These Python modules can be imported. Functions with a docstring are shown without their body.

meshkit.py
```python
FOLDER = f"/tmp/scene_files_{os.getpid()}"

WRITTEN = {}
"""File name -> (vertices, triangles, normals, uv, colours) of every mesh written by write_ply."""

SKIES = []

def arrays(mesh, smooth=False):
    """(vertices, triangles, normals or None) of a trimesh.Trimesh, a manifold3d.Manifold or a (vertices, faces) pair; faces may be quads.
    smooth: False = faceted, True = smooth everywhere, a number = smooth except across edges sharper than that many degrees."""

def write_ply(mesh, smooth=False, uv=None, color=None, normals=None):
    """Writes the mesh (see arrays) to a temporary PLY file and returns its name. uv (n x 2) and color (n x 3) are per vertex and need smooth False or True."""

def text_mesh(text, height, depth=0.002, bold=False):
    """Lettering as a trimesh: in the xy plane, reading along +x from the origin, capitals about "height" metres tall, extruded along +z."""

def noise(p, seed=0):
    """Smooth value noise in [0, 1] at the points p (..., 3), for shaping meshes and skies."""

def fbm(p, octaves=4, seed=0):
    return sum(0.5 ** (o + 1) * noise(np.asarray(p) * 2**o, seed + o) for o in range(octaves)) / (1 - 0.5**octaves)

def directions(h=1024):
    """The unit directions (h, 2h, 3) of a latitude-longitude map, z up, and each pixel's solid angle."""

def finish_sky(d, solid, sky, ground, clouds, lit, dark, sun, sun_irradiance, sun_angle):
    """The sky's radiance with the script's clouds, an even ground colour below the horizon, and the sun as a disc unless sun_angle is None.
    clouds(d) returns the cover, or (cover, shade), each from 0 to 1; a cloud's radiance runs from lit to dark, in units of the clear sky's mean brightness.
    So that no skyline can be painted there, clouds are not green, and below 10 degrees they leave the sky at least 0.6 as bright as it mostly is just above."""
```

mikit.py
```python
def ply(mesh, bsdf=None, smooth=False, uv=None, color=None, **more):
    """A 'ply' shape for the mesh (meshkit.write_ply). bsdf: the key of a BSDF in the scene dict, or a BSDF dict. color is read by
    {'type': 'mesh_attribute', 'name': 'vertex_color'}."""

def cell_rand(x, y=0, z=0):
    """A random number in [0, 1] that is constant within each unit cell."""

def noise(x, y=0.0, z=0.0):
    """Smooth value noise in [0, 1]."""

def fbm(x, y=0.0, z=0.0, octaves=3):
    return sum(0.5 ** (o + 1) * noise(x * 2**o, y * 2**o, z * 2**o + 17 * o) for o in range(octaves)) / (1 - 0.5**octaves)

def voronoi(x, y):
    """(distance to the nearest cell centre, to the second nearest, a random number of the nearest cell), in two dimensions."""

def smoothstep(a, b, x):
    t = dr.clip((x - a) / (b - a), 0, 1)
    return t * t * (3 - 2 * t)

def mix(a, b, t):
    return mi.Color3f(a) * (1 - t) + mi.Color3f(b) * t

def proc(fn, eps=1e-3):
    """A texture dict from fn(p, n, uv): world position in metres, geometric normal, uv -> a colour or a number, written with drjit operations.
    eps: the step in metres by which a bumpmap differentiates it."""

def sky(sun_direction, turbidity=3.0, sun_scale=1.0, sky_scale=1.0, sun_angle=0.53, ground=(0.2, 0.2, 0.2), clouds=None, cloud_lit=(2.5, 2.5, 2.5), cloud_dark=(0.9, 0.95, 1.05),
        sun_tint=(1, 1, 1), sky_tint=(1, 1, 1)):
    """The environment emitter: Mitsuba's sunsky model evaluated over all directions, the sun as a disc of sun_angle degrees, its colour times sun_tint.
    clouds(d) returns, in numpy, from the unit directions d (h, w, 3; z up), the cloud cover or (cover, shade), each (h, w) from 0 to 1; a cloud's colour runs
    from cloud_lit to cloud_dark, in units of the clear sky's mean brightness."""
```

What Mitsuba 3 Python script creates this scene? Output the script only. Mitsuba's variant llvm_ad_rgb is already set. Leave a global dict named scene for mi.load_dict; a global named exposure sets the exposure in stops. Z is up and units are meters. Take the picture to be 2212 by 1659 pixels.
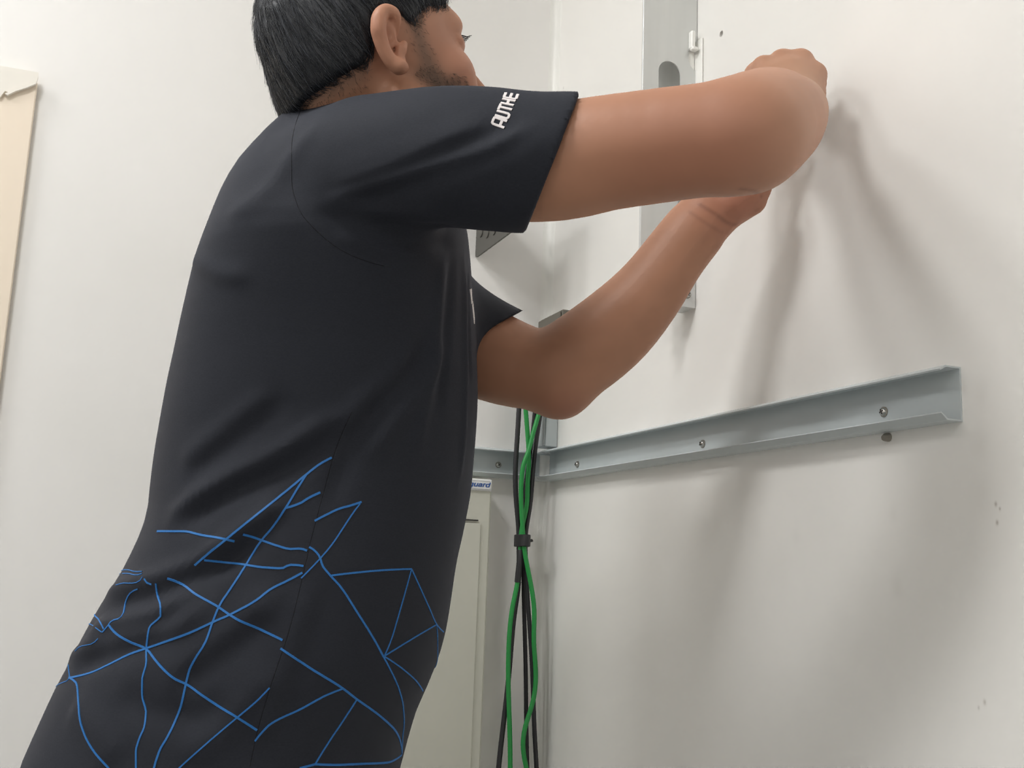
import math, random
import numpy as np, trimesh, shapely
import shapely.geometry as sg
import mitsuba as mi, drjit as dr
import mikit, meshkit
T4 = mi.ScalarTransform4f
scene, labels = {}, {}
# ---------------------------------------------------------------- camera, lights, exposure
CAM, FWD, UP = [-0.7359, -1.6442, 1.05], [0.3720, 0.9107, 0.1795], [-0.1026, -0.1519, 0.9831]
scene['camera'] = {'type': 'perspective', 'fov': 51.38, 'fov_axis': 'x', 'near_clip': 0.01, 'far_clip': 100.0,
                   'to_world': T4().look_at(origin=CAM, target=[CAM[i] + FWD[i] for i in range(3)], up=UP)}
exposure = 0.0
CEILING = 2.72
# square ceiling panels: centre x, y, half size, radiance
PANELS = [(-1.35, -1.10, 0.18, (47.0, 46.6, 45.6)), (-2.05, -0.62, 0.26, (22.0, 22.0, 21.8)), (-2.4, -3.0, 0.32, (22.0, 22.0, 21.8))]
# ---------------------------------------------------------------- materials
def rgb(*c): return {'type': 'rgb', 'value': [float(x) for x in c]}
def srgb(r, g, b): return [((c / 255 + .055) / 1.055) ** 2.4 if c > 10 else c / 255 / 12.92 for c in (r, g, b)]
def mat(name, color, rough=0.5, spec=0.5, **kw):
    scene[name] = {'type': 'twosided', 'bsdf': {'type': 'principled', 'base_color': color if isinstance(color, dict) else rgb(*color), 'roughness': rough, 'specular': spec, **kw}}
# stains and specks on the wall by the rail: y, z, size, strength
SPECKS = [(-.9538, 1.1282, .0022, .55), (-.958, 1.124, .0015, .5), (-.9544, 1.1123, .0022, .55), (-.9326, .9612, .0024, .4), (-.9258, .9558, .0018, .3), (-.0324, 1.9123, .0022, .4),
          (-.9422, 1.2259, .012, .06), (-.9400, 1.18, .016, .06), (-.8319, 1.0546, .011, .08), (-.6795, 1.1058, .010, .04), (-.8297, 1.1249, .009, .05), (-.9385, 1.1356, .02, .05)]
def wall_right_color(p, n, uv):
    c = mikit.mix((.80, .79, .765), (.76, .75, .725), mikit.smoothstep(.35, .8, mikit.fbm(p.y * 3, p.z * 3, 2.0)))
    k = mi.Float(0)
    for y, z, s, a in SPECKS:
        dy, dz = (p.y - y) / s, (p.z - z) / s
        k = dr.maximum(k, a * dr.exp(-(dy * dy * 2.2 + dz * dz)))
    return mikit.mix(c, (.22, .19, .15), k)
def wall_back_color(p, n, uv):
    return mikit.mix((.81, .80, .785), (.775, .765, .745), mikit.smoothstep(.35, .8, mikit.fbm(p.x * 3, p.z * 3, 5.0)))
mat('m_wall_right', mikit.proc(wall_right_color), .42, .35)
mat('m_wall_back', mikit.proc(wall_back_color), .42, .35)
mat('m_wall_plain', (.78, .77, .75), .6, .3)
mat('m_ceiling', (.80, .80, .79), .8, .2)
def floor_color(p, n, uv): return mikit.mix((.20, .195, .185), (.25, .245, .235), mikit.fbm(p.x * 6, p.y * 6, 0))
mat('m_floor', mikit.proc(floor_color), .5, .4)
def rail_color(p, n, uv): return mikit.mix((.43, .475, .49), (.50, .54, .55), mikit.fbm(p.x * 14 + p.y * 5, p.z * 30, 1.0))
mat('m_rail', mikit.proc(rail_color), .38, .5)
mat('m_zinc', (.66, .67, .665), .36, .5, metallic=.35)
def post_color(p, n, uv): return mikit.mix((.56, .57, .56), (.65, .66, .65), mikit.fbm(p.x * 90, p.y * 90, p.z * 4))
mat('m_post', mikit.proc(post_color), .34, .5, metallic=.45)
mat('m_white_metal', (.80, .80, .77), .35, .5)
mat('m_screw', (.50, .49, .46), .3, .5, metallic=.9)
mat('m_dark', (.03, .028, .026), .6, .3)
mat('m_plug', (.24, .225, .195), .6, .3)
mat('m_grey_plate', (.085, .083, .075), .5, .3)
mat('m_cream', (.80, .70, .58), .55, .3)
mat('m_foam', (.80, .77, .71), .8, .2)
mat('m_box', (.13, .12, .10), .6, .3)
mat('m_unit', (.60, .60, .53), .45, .35)
mat('m_unit_panel', (.60, .60, .53), .45, .35)
mat('m_label', (.78, .79, .80), .35, .4)
mat('m_blue_ink', srgb(48, 84, 150), .45, .4)
mat('m_black_cable', (.022, .022, .025), .45, .5)
mat('m_green_cable', (.018, .27, .055), .4, .5)
mat('m_skin', {'type': 'mesh_attribute', 'name': 'vertex_color'}, .50, .35, sheen=.15)
def shirt_color(p, n, uv):
    g = mikit.noise(p.x * 900, p.y * 900, p.z * 900)
    return mikit.mix((.0140, .0160, .0225), (.0180, .0200, .0275), g)
mat('m_shirt', mikit.proc(shirt_color), .78, .22, sheen=.45, sheen_tint=.5)
mat('m_print_blue', srgb(34, 98, 160), .6, .35)
mat('m_print_white', (.66, .62, .62), .6, .3)
mat('m_thread', (.009, .0098, .013), .8, .2)
mat('m_hair', (.0088, .0110, .0160), .42, .5)
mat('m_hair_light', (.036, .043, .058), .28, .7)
mat('m_stubble', (.060, .045, .036), .7, .2)
mat('m_trousers', (.03, .032, .04), .8, .2)
mat('m_shoe', (.025, .022, .02), .45, .4)
mat('m_frame', (.78, .78, .78), .4, .4)
# ---------------------------------------------------------------- scene entries
COUNT = {}
def numbered(key):
    n = COUNT.get(key, 0); COUNT[key] = n + 1
    return key if n == 0 else f'{key}_{n:03d}'
def thing(name, label, category, group=None):
    key = numbered(name); labels[key] = {'label': label, 'category': category}
    if group: labels[key]['group'] = group
    return key
def part(parent, name, mesh, material, smooth=False, label=None, **kw):
    key = numbered(parent + '__' + name)
    scene[key] = mikit.ply(mesh, material, smooth=smooth, **kw)
    if label: labels[key] = {'label': label}
    return key
def whole(name, mesh, material, label, category, smooth=False, group=None, **kw):
    key = thing(name, label, category, group); scene[key] = mikit.ply(mesh, material, smooth=smooth, **kw)
    return key
def structure(name, mesh, material, label=None, smooth=False):
    scene[name] = mikit.ply(mesh, material, smooth=smooth); COUNT[name] = 1
    labels[name] = {'kind': 'structure', **({'label': label} if label else {})}
    return name
# ---------------------------------------------------------------- distance-field modelling (a body is one smooth surface)
class Field:
    """A signed distance grid in a frame (rows of B, origin O): primitives are joined smoothly, then skinned with surface nets."""
    def __init__(s, lo, hi, h, O=(0, 0, 0), B=np.eye(3)):
        s.O, s.B, s.h = np.asarray(O, float), np.asarray(B, float), h
        s.lo = np.asarray(lo, float)
        s.n = np.ceil((np.asarray(hi, float) - s.lo) / h).astype(int) + 1
        s.d = np.full(s.n, 0.2, np.float32)
    def local(s, p): return (np.asarray(p, float) - s.O) @ s.B.T
    def box(s, lo, hi):
        a = np.clip(np.floor((lo - s.lo) / s.h).astype(int), 0, s.n); b = np.clip(np.ceil((hi - s.lo) / s.h).astype(int) + 1, 0, s.n)
        if np.any(b <= a): return None, None
        sl = tuple(slice(x, y) for x, y in zip(a, b))
        g = np.meshgrid(*[(s.lo[k] + s.h * np.arange(a[k], b[k])).astype(np.float32) for k in range(3)], indexing='ij', sparse=True)
        return sl, g
    def put(s, lo, hi, fn, k=0.0, sub=False):
        m = k + 3 * s.h
        sl, g = s.box(np.asarray(lo) - m, np.asarray(hi) + m)
        if sl is None: return
        a, b = s.d[sl], fn(*g).astype(np.float32)
        if sub: a, b = -a, b
        if k > 0:
            q = np.maximum(k - np.abs(a - b), 0) / k
            r = np.minimum(a, b) - q * q * k * 0.25
        else: r = np.minimum(a, b)
        s.d[sl] = -r if sub else r
    def cone(s, p, q, r0, r1, k=0.0, sub=False):
        p, q = s.local(p), s.local(q); e = (q - p).astype(np.float32); L = max(float(e @ e), 1e-9); R = max(r0, r1)
        def fn(x, y, z):
            x, y, z = x - np.float32(p[0]), y - np.float32(p[1]), z - np.float32(p[2])
            t = np.clip((x * e[0] + y * e[1] + z * e[2]) / np.float32(L), 0, 1)
            return np.sqrt((x - t * e[0]) ** 2 + (y - t * e[1]) ** 2 + (z - t * e[2]) ** 2) - (np.float32(r0) + t * np.float32(r1 - r0))
        s.put(np.minimum(p, q) - R, np.maximum(p, q) + R, fn, k, sub)
    def chain(s, pts, k=0.0, sub=False):
        """pts: rows of x, y, z, radius"""
        for a, b in zip(pts[:-1], pts[1:]): s.cone(a[:3], b[:3], a[3], b[3], k, sub)
    def ball(s, p, r, k=0.0, sub=False): s.cone(p, p, r, r, k, sub)
    def ellipsoid(s, c, axes, radii, k=0.0, sub=False):
        """axes: three world unit vectors (rows)"""
        c, A, rad = s.local(c), np.asarray(axes, float) @ s.B.T, np.asarray(radii, float)
        ext = np.sqrt(((A * rad[:, None]) ** 2).sum(0))
        def fn(x, y, z):
            x, y, z = x - np.float32(c[0]), y - np.float32(c[1]), z - np.float32(c[2])
            t = [(x * np.float32(A[i, 0]) + y * np.float32(A[i, 1]) + z * np.float32(A[i, 2])) / np.float32(rad[i]) for i in range(3)]
            k0 = np.sqrt(t[0] ** 2 + t[1] ** 2 + t[2] ** 2); k1 = np.sqrt(sum((t[i] / np.float32(rad[i])) ** 2 for i in range(3)))
            return k0 * (k0 - 1) / np.maximum(k1, 1e-6)
        s.put(c - ext, c + ext, fn, k, sub)
    def cut(s, p, n, lo=None, hi=None):
        """removes what lies on the side of n of the plane through p (within a box of the frame)"""
        p, n = s.local(p), s.B @ np.asarray(n, float)
        sl, g = s.box(s.lo if lo is None else np.asarray(lo), s.lo + s.n * s.h if hi is None else np.asarray(hi))
        s.d[sl] = np.maximum(s.d[sl], (g[0] - p[0]) * n[0] + (g[1] - p[1]) * n[1] + (g[2] - p[2]) * n[2])
    def mesh(s, relax=2):
        d = s.d; neg = d < 0
        cnt = np.zeros(np.array(d.shape) - 1, np.int8)
        for o in np.ndindex(2, 2, 2): cnt += neg[o[0]:d.shape[0] - 1 + o[0], o[1]:d.shape[1] - 1 + o[1], o[2]:d.shape[2] - 1 + o[2]]
        act = (cnt > 0) & (cnt < 8)
        idx = np.argwhere(act); N = len(idx)
        vid = np.full(act.shape, -1, np.int32); vid[tuple(idx.T)] = np.arange(N)
        acc, num = np.zeros((N, 3)), np.zeros(N)
        corner = {o: d[idx[:, 0] + o[0], idx[:, 1] + o[1], idx[:, 2] + o[2]] for o in np.ndindex(2, 2, 2)}
        for ax in range(3):
            for o in np.ndindex(2, 2, 2):
                if o[ax]: continue
                o2 = list(o); o2[ax] = 1
                a, b = corner[o], corner[tuple(o2)]
                m = (a < 0) != (b < 0)
                t = np.where(m, a / np.where(m, a - b, 1), 0)
                pt = np.tile(np.array(o, float), (N, 1)); pt[:, ax] += t
                acc[m] += pt[m]; num[m] += 1
        v = s.lo + s.h * (idx + acc / num[:, None])
        quads = []
        for ax in range(3):
            u, w = (ax + 1) % 3, (ax + 2) % 3
            sa = [slice(None)] * 3; sb = [slice(None)] * 3; sa[ax] = slice(0, -1); sb[ax] = slice(1, None)
            na, nb = neg[tuple(sa)], neg[tuple(sb)]
            e = np.argwhere(na != nb); e = e[(e[:, u] > 0) & (e[:, w] > 0) & (e[:, u] < act.shape[u]) & (e[:, w] < act.shape[w])]
            f = na[tuple(e.T)]
            def cell(du, dw):
                c = e.copy(); c[:, u] -= du; c[:, w] -= dw
                return vid[tuple(c.T)]
            q = np.stack([cell(1, 1), cell(0, 1), cell(0, 0), cell(1, 0)], 1)
            q[~f] = q[~f][:, ::-1]
            quads.append(q)
        q = np.vstack(quads); q = q[(q >= 0).all(1)]
        f = np.vstack([q[:, [0, 1, 2]], q[:, [0, 2, 3]]])
        if relax:
            import scipy.sparse as sp
            e = np.vstack([q[:, [0, 1]], q[:, [1, 2]], q[:, [2, 3]], q[:, [3, 0]]])
            A = sp.coo_matrix((np.ones(len(e) * 2), (np.r_[e[:, 0], e[:, 1]], np.r_[e[:, 1], e[:, 0]])), shape=(N, N)).tocsr()
            deg = np.maximum(np.asarray(A.sum(1)).ravel(), 1)[:, None]
            for _ in range(relax):
                v = v + 0.55 * (A @ v / deg - v); v = v - 0.57 * (A @ v / deg - v)
        return v @ s.B + s.O, f[:, ::-1] if np.linalg.det(s.B) < 0 else f
def normals_of(v, f):
    n = np.zeros_like(v); c = np.cross(v[f[:, 1]] - v[f[:, 0]], v[f[:, 2]] - v[f[:, 0]])
    for k in range(3): np.add.at(n, f[:, k], c)
    return n / np.maximum(np.linalg.norm(n, axis=1, keepdims=True), 1e-12)
def keep_largest(v, f):
    from scipy.sparse import coo_matrix
    from scipy.sparse.csgraph import connected_components
    n, l = connected_components(coo_matrix((np.ones(len(f) * 2), (np.r_[f[:, 0], f[:, 1]], np.r_[f[:, 1], f[:, 2]])), shape=(len(v),) * 2), directed=False)
    k = np.bincount(l).argmax(); m = l == k; new = np.cumsum(m) - 1
    return v[m], new[f[m[f[:, 0]]]]
def polyline_distance(p, line):
    """(distance of the points p to the polyline, position along it 0..1)"""
    line = np.asarray(line, float); seg = np.diff(line, axis=0); L = np.linalg.norm(seg, axis=1); s0 = np.r_[0, np.cumsum(L)]
    best, pos = np.full(len(p), 9.0), np.zeros(len(p))
    for i in range(len(seg)):
        r = p - line[i]; t = np.clip(r @ seg[i] / max(L[i] ** 2, 1e-12), 0, 1)
        d = np.linalg.norm(r - t[:, None] * seg[i], axis=1); m = d < best
        best[m] = d[m]; pos[m] = ((s0[i] + t * L[i]) / s0[-1])[m]
    return best, pos
def tube(pts, r, sides=8, caps=True):
    """a round tube along the points; r: one radius or one per point"""
    pts = np.asarray(pts, float); n = len(pts); r = np.broadcast_to(r, n)
    t = np.gradient(pts, axis=0); t /= np.maximum(np.linalg.norm(t, axis=1, keepdims=True), 1e-12)
    up = np.array([0, 0, 1.0]) if abs(t[0, 2]) < 0.9 else np.array([1.0, 0, 0])
    a = np.cross(t[0], up); a /= np.linalg.norm(a); rings = []
    for i in range(n):
        a = a - t[i] * (a @ t[i]); a /= np.linalg.norm(a); b = np.cross(t[i], a)
        ang = np.arange(sides) * 2 * np.pi / sides
        rings.append(pts[i] + r[i] * (np.cos(ang)[:, None] * a + np.sin(ang)[:, None] * b))
    v = np.vstack(rings); i = np.arange(sides); j = (i + 1) % sides; f = []
    for k in range(n - 1):
        o = k * sides
        f += [np.stack([o + i, o + j, o + sides + j], 1), np.stack([o + i, o + sides + j, o + sides + i], 1)]
    if caps:
        v = np.vstack([v, pts[:1], pts[-1:]]); o = (n - 1) * sides
        f += [np.stack([i * 0 + n * sides, j, i], 1), np.stack([i * 0 + n * sides + 1, o + i, o + j], 1)]
    return v, np.vstack(f)
def spline(pts, n, k=3):
    from scipy.interpolate import splprep, splev
    pts = np.asarray(pts, float)
    tck, _ = splprep(pts.T, s=0, k=min(k, len(pts) - 1))
    return np.array(splev(np.linspace(0, 1, n), tck)).T
def join(parts):
    vs, fs, o = [], [], 0
    for v, f in parts:
        vs.append(v); fs.append(np.asarray(f) + o); o += len(v)
    return np.vstack(vs), np.vstack(fs)
def slab(profile, ax0, ax1, x0, x1, origin=(0, 0, 0), axis=(0, 1, 0)):
    """a 2D polygon (shapely) in the directions ax0, ax1, extruded along axis from x0 to x1"""
    m = trimesh.creation.extrude_polygon(profile, x1 - x0, engine='earcut')
    v = np.asarray(origin) + m.vertices[:, :1] * np.asarray(ax0) + m.vertices[:, 1:2] * np.asarray(ax1) + (m.vertices[:, 2:] + x0) * np.asarray(axis)
    f = m.faces
    if np.dot(np.cross(ax0, ax1), axis) < 0: f = f[:, ::-1]
    return v, np.asarray(f)
def bevel_box(lo, hi, b=0.001):
    """a box with chamfered edges"""
    lo, hi = np.asarray(lo, float), np.asarray(hi, float); c, h = (lo + hi) / 2, (hi - lo) / 2; b = min(b, h.min() * 0.9)
    pts = [c + np.array([sx, sy, sz]) * (h - b * (1 - np.eye(3)[k])) for sx in (-1, 1) for sy in (-1, 1) for sz in (-1, 1) for k in range(3)]
    m = trimesh.Trimesh(pts).convex_hull
    return np.array(m.vertices), np.array(m.faces)
# measurements of the man, the print on his shirt and the cables, in metres
D = {"O":[-0.5,-0.62,1.15],"B":[[0.9225,-0.3841,0.0369],[-0.0342,0.014,0.9993],[0.3844,0.9232,0.0002]],"torso":[[0.3569,-0.044,0.0474,-0.032,0.0329],[0.3412,-0.0627,0.0682,-0.0189,0.0635],[0.3254,-0.0796,0.0819,-0.0077,0.0853],
[0.3097,-0.0947,0.0936,0.0045,0.1059],[0.294,-0.1074,0.1053,0.0144,0.1256],[0.2782,-0.1166,0.1148,0.0233,0.144],[0.2625,-0.1239,0.1222,0.032,0.1613],[0.2467,-0.1301,0.1258,0.0394,0.1744],[0.231,-0.1355,0.1274,0.046,0.1862],
[0.2152,-0.1411,0.1285,0.0518,0.1956],[0.1995,-0.1472,0.1297,0.0566,0.2],[0.1837,-0.1523,0.131,0.0604,0.1996],[0.168,-0.1569,0.1323,0.0639,0.1986],[0.1523,-0.1611,0.1333,0.067,0.197],[0.1365,-0.1649,0.134,0.0699,0.1951],
[0.1208,-0.1685,0.1347,0.0724,0.1932],[0.105,-0.1723,0.1353,0.0748,0.1915],[0.0893,-0.1761,0.1357,0.0769,0.1902],[0.0735,-0.1796,0.1352,0.079,0.1892],[0.0578,-0.1828,0.1344,0.0811,0.1883],[0.0421,-0.1858,0.1335,0.0832,0.1875],
[0.0263,-0.1886,0.1322,0.0852,0.1867],[0.0106,-0.1908,0.1307,0.0868,0.186],[-0.0052,-0.1924,0.1291,0.0882,0.1854],[-0.0209,-0.1934,0.1273,0.089,0.1851],[-0.0367,-0.1939,0.1245,0.0893,0.185],[-0.0524,-0.1963,0.1213,0.089,0.1853],
[-0.0681,-0.2009,0.1179,0.0884,0.1859],[-0.0839,-0.2071,0.1146,0.0877,0.1867],[-0.0996,-0.2141,0.112,0.087,0.1878],[-0.1154,-0.2228,0.1099,0.0865,0.1889],[-0.1311,-0.2318,0.1078,0.0863,0.1901],
[-0.1469,-0.2407,0.1054,0.0867,0.1915],[-0.1626,-0.2488,0.1025,0.0877,0.1932],[-0.1784,-0.2551,0.0985,0.089,0.1952],[-0.1941,-0.2638,0.0935,0.0905,0.1971],[-0.2098,-0.2716,0.0869,0.092,0.1988],
[-0.2256,-0.2784,0.0799,0.0933,0.2002],[-0.2413,-0.2848,0.0733,0.0943,0.2013],[-0.2571,-0.2911,0.0683,0.0953,0.2025],[-0.2728,-0.2971,0.0637,0.0962,0.2036],[-0.2886,-0.3012,0.0594,0.0973,0.2044],
[-0.3043,-0.3037,0.0552,0.0986,0.2049],[-0.32,-0.3043,0.0512,0.1002,0.205],[-0.3358,-0.3028,0.0472,0.1024,0.2045],[-0.3515,-0.3013,0.0436,0.1051,0.2036],[-0.3673,-0.301,0.0403,0.1083,0.2023],[-0.383,-0.3015,0.0371,0.1118,0.2007]],
"sleeve_r":[[-0.5316,-0.7032,1.4235,0.0522],[-0.5208,-0.7205,1.4212,0.0527],[-0.5094,-0.7373,1.419,0.053],[-0.4974,-0.7537,1.4172,0.0533],[-0.4849,-0.7698,1.4157,0.0534],[-0.4717,-0.7855,1.4144,0.0535],
[-0.4573,-0.7996,1.4127,0.0535],[-0.4412,-0.812,1.4105,0.0534],[-0.4248,-0.824,1.4079,0.0532],[-0.4086,-0.8359,1.4039,0.0523],[-0.3922,-0.8477,1.4018,0.0513],[-0.3756,-0.8597,1.4015,0.0506],[-0.3587,-0.8711,1.4014,0.0501],
[-0.341,-0.8813,1.4026,0.05]],"cuff_r":[-0.3691,-0.8694,1.4563,0.911,-0.266,-0.3151],"sleeve_l":[[-0.4633,-0.4616,1.4489,0.0652],[-0.4449,-0.4457,1.4388,0.0643],[-0.4275,-0.435,1.4273,0.0635],[-0.4116,-0.4316,1.4145,0.0628],
[-0.3971,-0.4353,1.3991,0.0622],[-0.3838,-0.4434,1.3815,0.0618],[-0.3709,-0.4544,1.3634,0.0614],[-0.3578,-0.4665,1.3463,0.0608],[-0.3441,-0.4783,1.3318,0.0601],[-0.3301,-0.4921,1.3193,0.0586],[-0.315,-0.5063,1.3086,0.057],
[-0.2985,-0.5193,1.2993,0.0557],[-0.2809,-0.532,1.291,0.0543],[-0.262,-0.5443,1.2842,0.0531]],"cuff_l":[-0.2941,-0.5646,1.3422,0.5397,0.007,-0.8418],"arm_r":[[-0.5241,-0.7074,1.4289,0.0435],[-0.5134,-0.7236,1.4268,0.0452],
[-0.5021,-0.7395,1.4245,0.0468],[-0.4903,-0.7547,1.4222,0.0479],[-0.4779,-0.7692,1.4198,0.0484],[-0.4648,-0.7829,1.417,0.0486],[-0.4509,-0.7961,1.4137,0.0487],[-0.4365,-0.8089,1.4103,0.0488],[-0.4217,-0.8215,1.4072,0.0489],
[-0.4068,-0.8339,1.4047,0.0489],[-0.3919,-0.8462,1.4033,0.0489],[-0.377,-0.8587,1.4032,0.0487],[-0.3621,-0.8711,1.4043,0.0475],[-0.3475,-0.8836,1.4065,0.0462],[-0.3319,-0.8951,1.4082,0.0457],[-0.3164,-0.9067,1.4096,0.0454],
[-0.3016,-0.9193,1.4106,0.045],[-0.2864,-0.9314,1.4114,0.0444],[-0.2705,-0.9425,1.4122,0.0432],[-0.2541,-0.9529,1.413,0.0414]],"fore_r":[[-0.2542,-0.9531,1.4145,0.0403],[-0.2354,-0.94,1.4291,0.0398],
[-0.2169,-0.9258,1.4428,0.0389],[-0.1988,-0.9101,1.4553,0.0376],[-0.181,-0.8932,1.467,0.0359],[-0.1635,-0.876,1.4787,0.0339],[-0.1462,-0.8592,1.4911,0.032],[-0.1292,-0.8425,1.504,0.0301],[-0.1124,-0.8257,1.5172,0.028],
[-0.0959,-0.809,1.5307,0.026]],"arm_l":[[-0.411,-0.4222,1.419,0.0537],[-0.4013,-0.4292,1.4056,0.0546],[-0.3916,-0.4369,1.3926,0.0552],[-0.3819,-0.445,1.3801,0.0556],[-0.3721,-0.4536,1.3681,0.0558],[-0.3624,-0.4626,1.3565,0.0559],
[-0.3525,-0.4719,1.3453,0.0559],[-0.3428,-0.4817,1.3345,0.0557],[-0.3332,-0.4924,1.3239,0.0546],[-0.3232,-0.5036,1.3143,0.0531],[-0.3124,-0.5146,1.3061,0.0515],[-0.3003,-0.5254,1.2988,0.0498],[-0.2877,-0.5363,1.2925,0.0479],
[-0.275,-0.5474,1.2872,0.0458],[-0.2623,-0.5588,1.2827,0.0434],[-0.2493,-0.5705,1.2791,0.0407]],"fore_l":[[-0.2456,-0.5722,1.2803,0.0407],[-0.2362,-0.58,1.2882,0.041],[-0.227,-0.5876,1.2964,0.0411],[-0.2178,-0.5952,1.3048,0.041],
[-0.2087,-0.6028,1.3134,0.0404],[-0.1998,-0.6098,1.3224,0.0396],[-0.1912,-0.6161,1.3321,0.0386],[-0.1829,-0.622,1.3425,0.0371],[-0.1747,-0.6274,1.3533,0.0354],[-0.1668,-0.6323,1.3645,0.0337],[-0.1593,-0.6368,1.376,0.0324],
[-0.1522,-0.6407,1.3881,0.031],[-0.1453,-0.6443,1.4004,0.0299],[-0.1382,-0.648,1.4126,0.0292],[-0.1307,-0.6519,1.4244,0.029],[-0.123,-0.6559,1.436,0.0288],[-0.1151,-0.6599,1.4475,0.0287],[-0.1071,-0.664,1.4589,0.0287]],
"elbow_l":[[-0.2367,-0.571,1.2559,0.0219]],"hand_r":{"palm":[[[-0.0953,-0.8069,1.5357,0.0245],[-0.105,-0.7728,1.5886,0.0145]],[[-0.0953,-0.8069,1.5357,0.0245],[-0.0856,-0.777,1.5975,0.0155]],[[-0.0953,-0.8069,1.5357,0.0245],
[-0.0684,-0.7842,1.5987,0.0155]],[[-0.0953,-0.8069,1.5357,0.0245],[-0.0588,-0.7938,1.5828,0.0145]],[[-0.0953,-0.8069,1.5357,0.0245],[-0.0666,-0.7964,1.5565,0.017]],[[-0.0953,-0.8069,1.5357,0.0245],[-0.102,-0.7845,1.5694,0.018]],
[[-0.0953,-0.8069,1.5357,0.0245],[-0.0859,-0.7889,1.5752,0.02]]],"finger":[[[-0.106,-0.7725,1.5895,0.0125],[-0.0882,-0.7394,1.6075,0.0105],[-0.0704,-0.7316,1.6031,0.0095],[-0.066,-0.7407,1.5956,0.0085]],
[[-0.0857,-0.7771,1.5985,0.013],[-0.0601,-0.7529,1.6177,0.0108],[-0.0482,-0.745,1.6087,0.0098],[-0.0531,-0.7513,1.5949,0.0088]],[[-0.0689,-0.7841,1.5991,0.0128],[-0.0499,-0.7713,1.6062,0.0106],[-0.0459,-0.7682,1.5934,0.0096],
[-0.0506,-0.7686,1.5826,0.0086]],[[-0.0592,-0.7936,1.5828,0.0118],[-0.0498,-0.7876,1.5776,0.0098],[-0.0517,-0.7844,1.5649,0.0088],[-0.0564,-0.7833,1.558,0.008]]],"thumb":[[-0.105,-0.7947,1.5607,0.0145],
[-0.1057,-0.7761,1.5791,0.0125],[-0.1024,-0.7525,1.592,0.0112],[-0.093,-0.7359,1.5994,0.0095]]},"hand_l":{"palm":[[[-0.1071,-0.664,1.4589,0.0285],[-0.1031,-0.6792,1.5001,0.0145]],[[-0.1071,-0.664,1.4589,0.0285],
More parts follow.
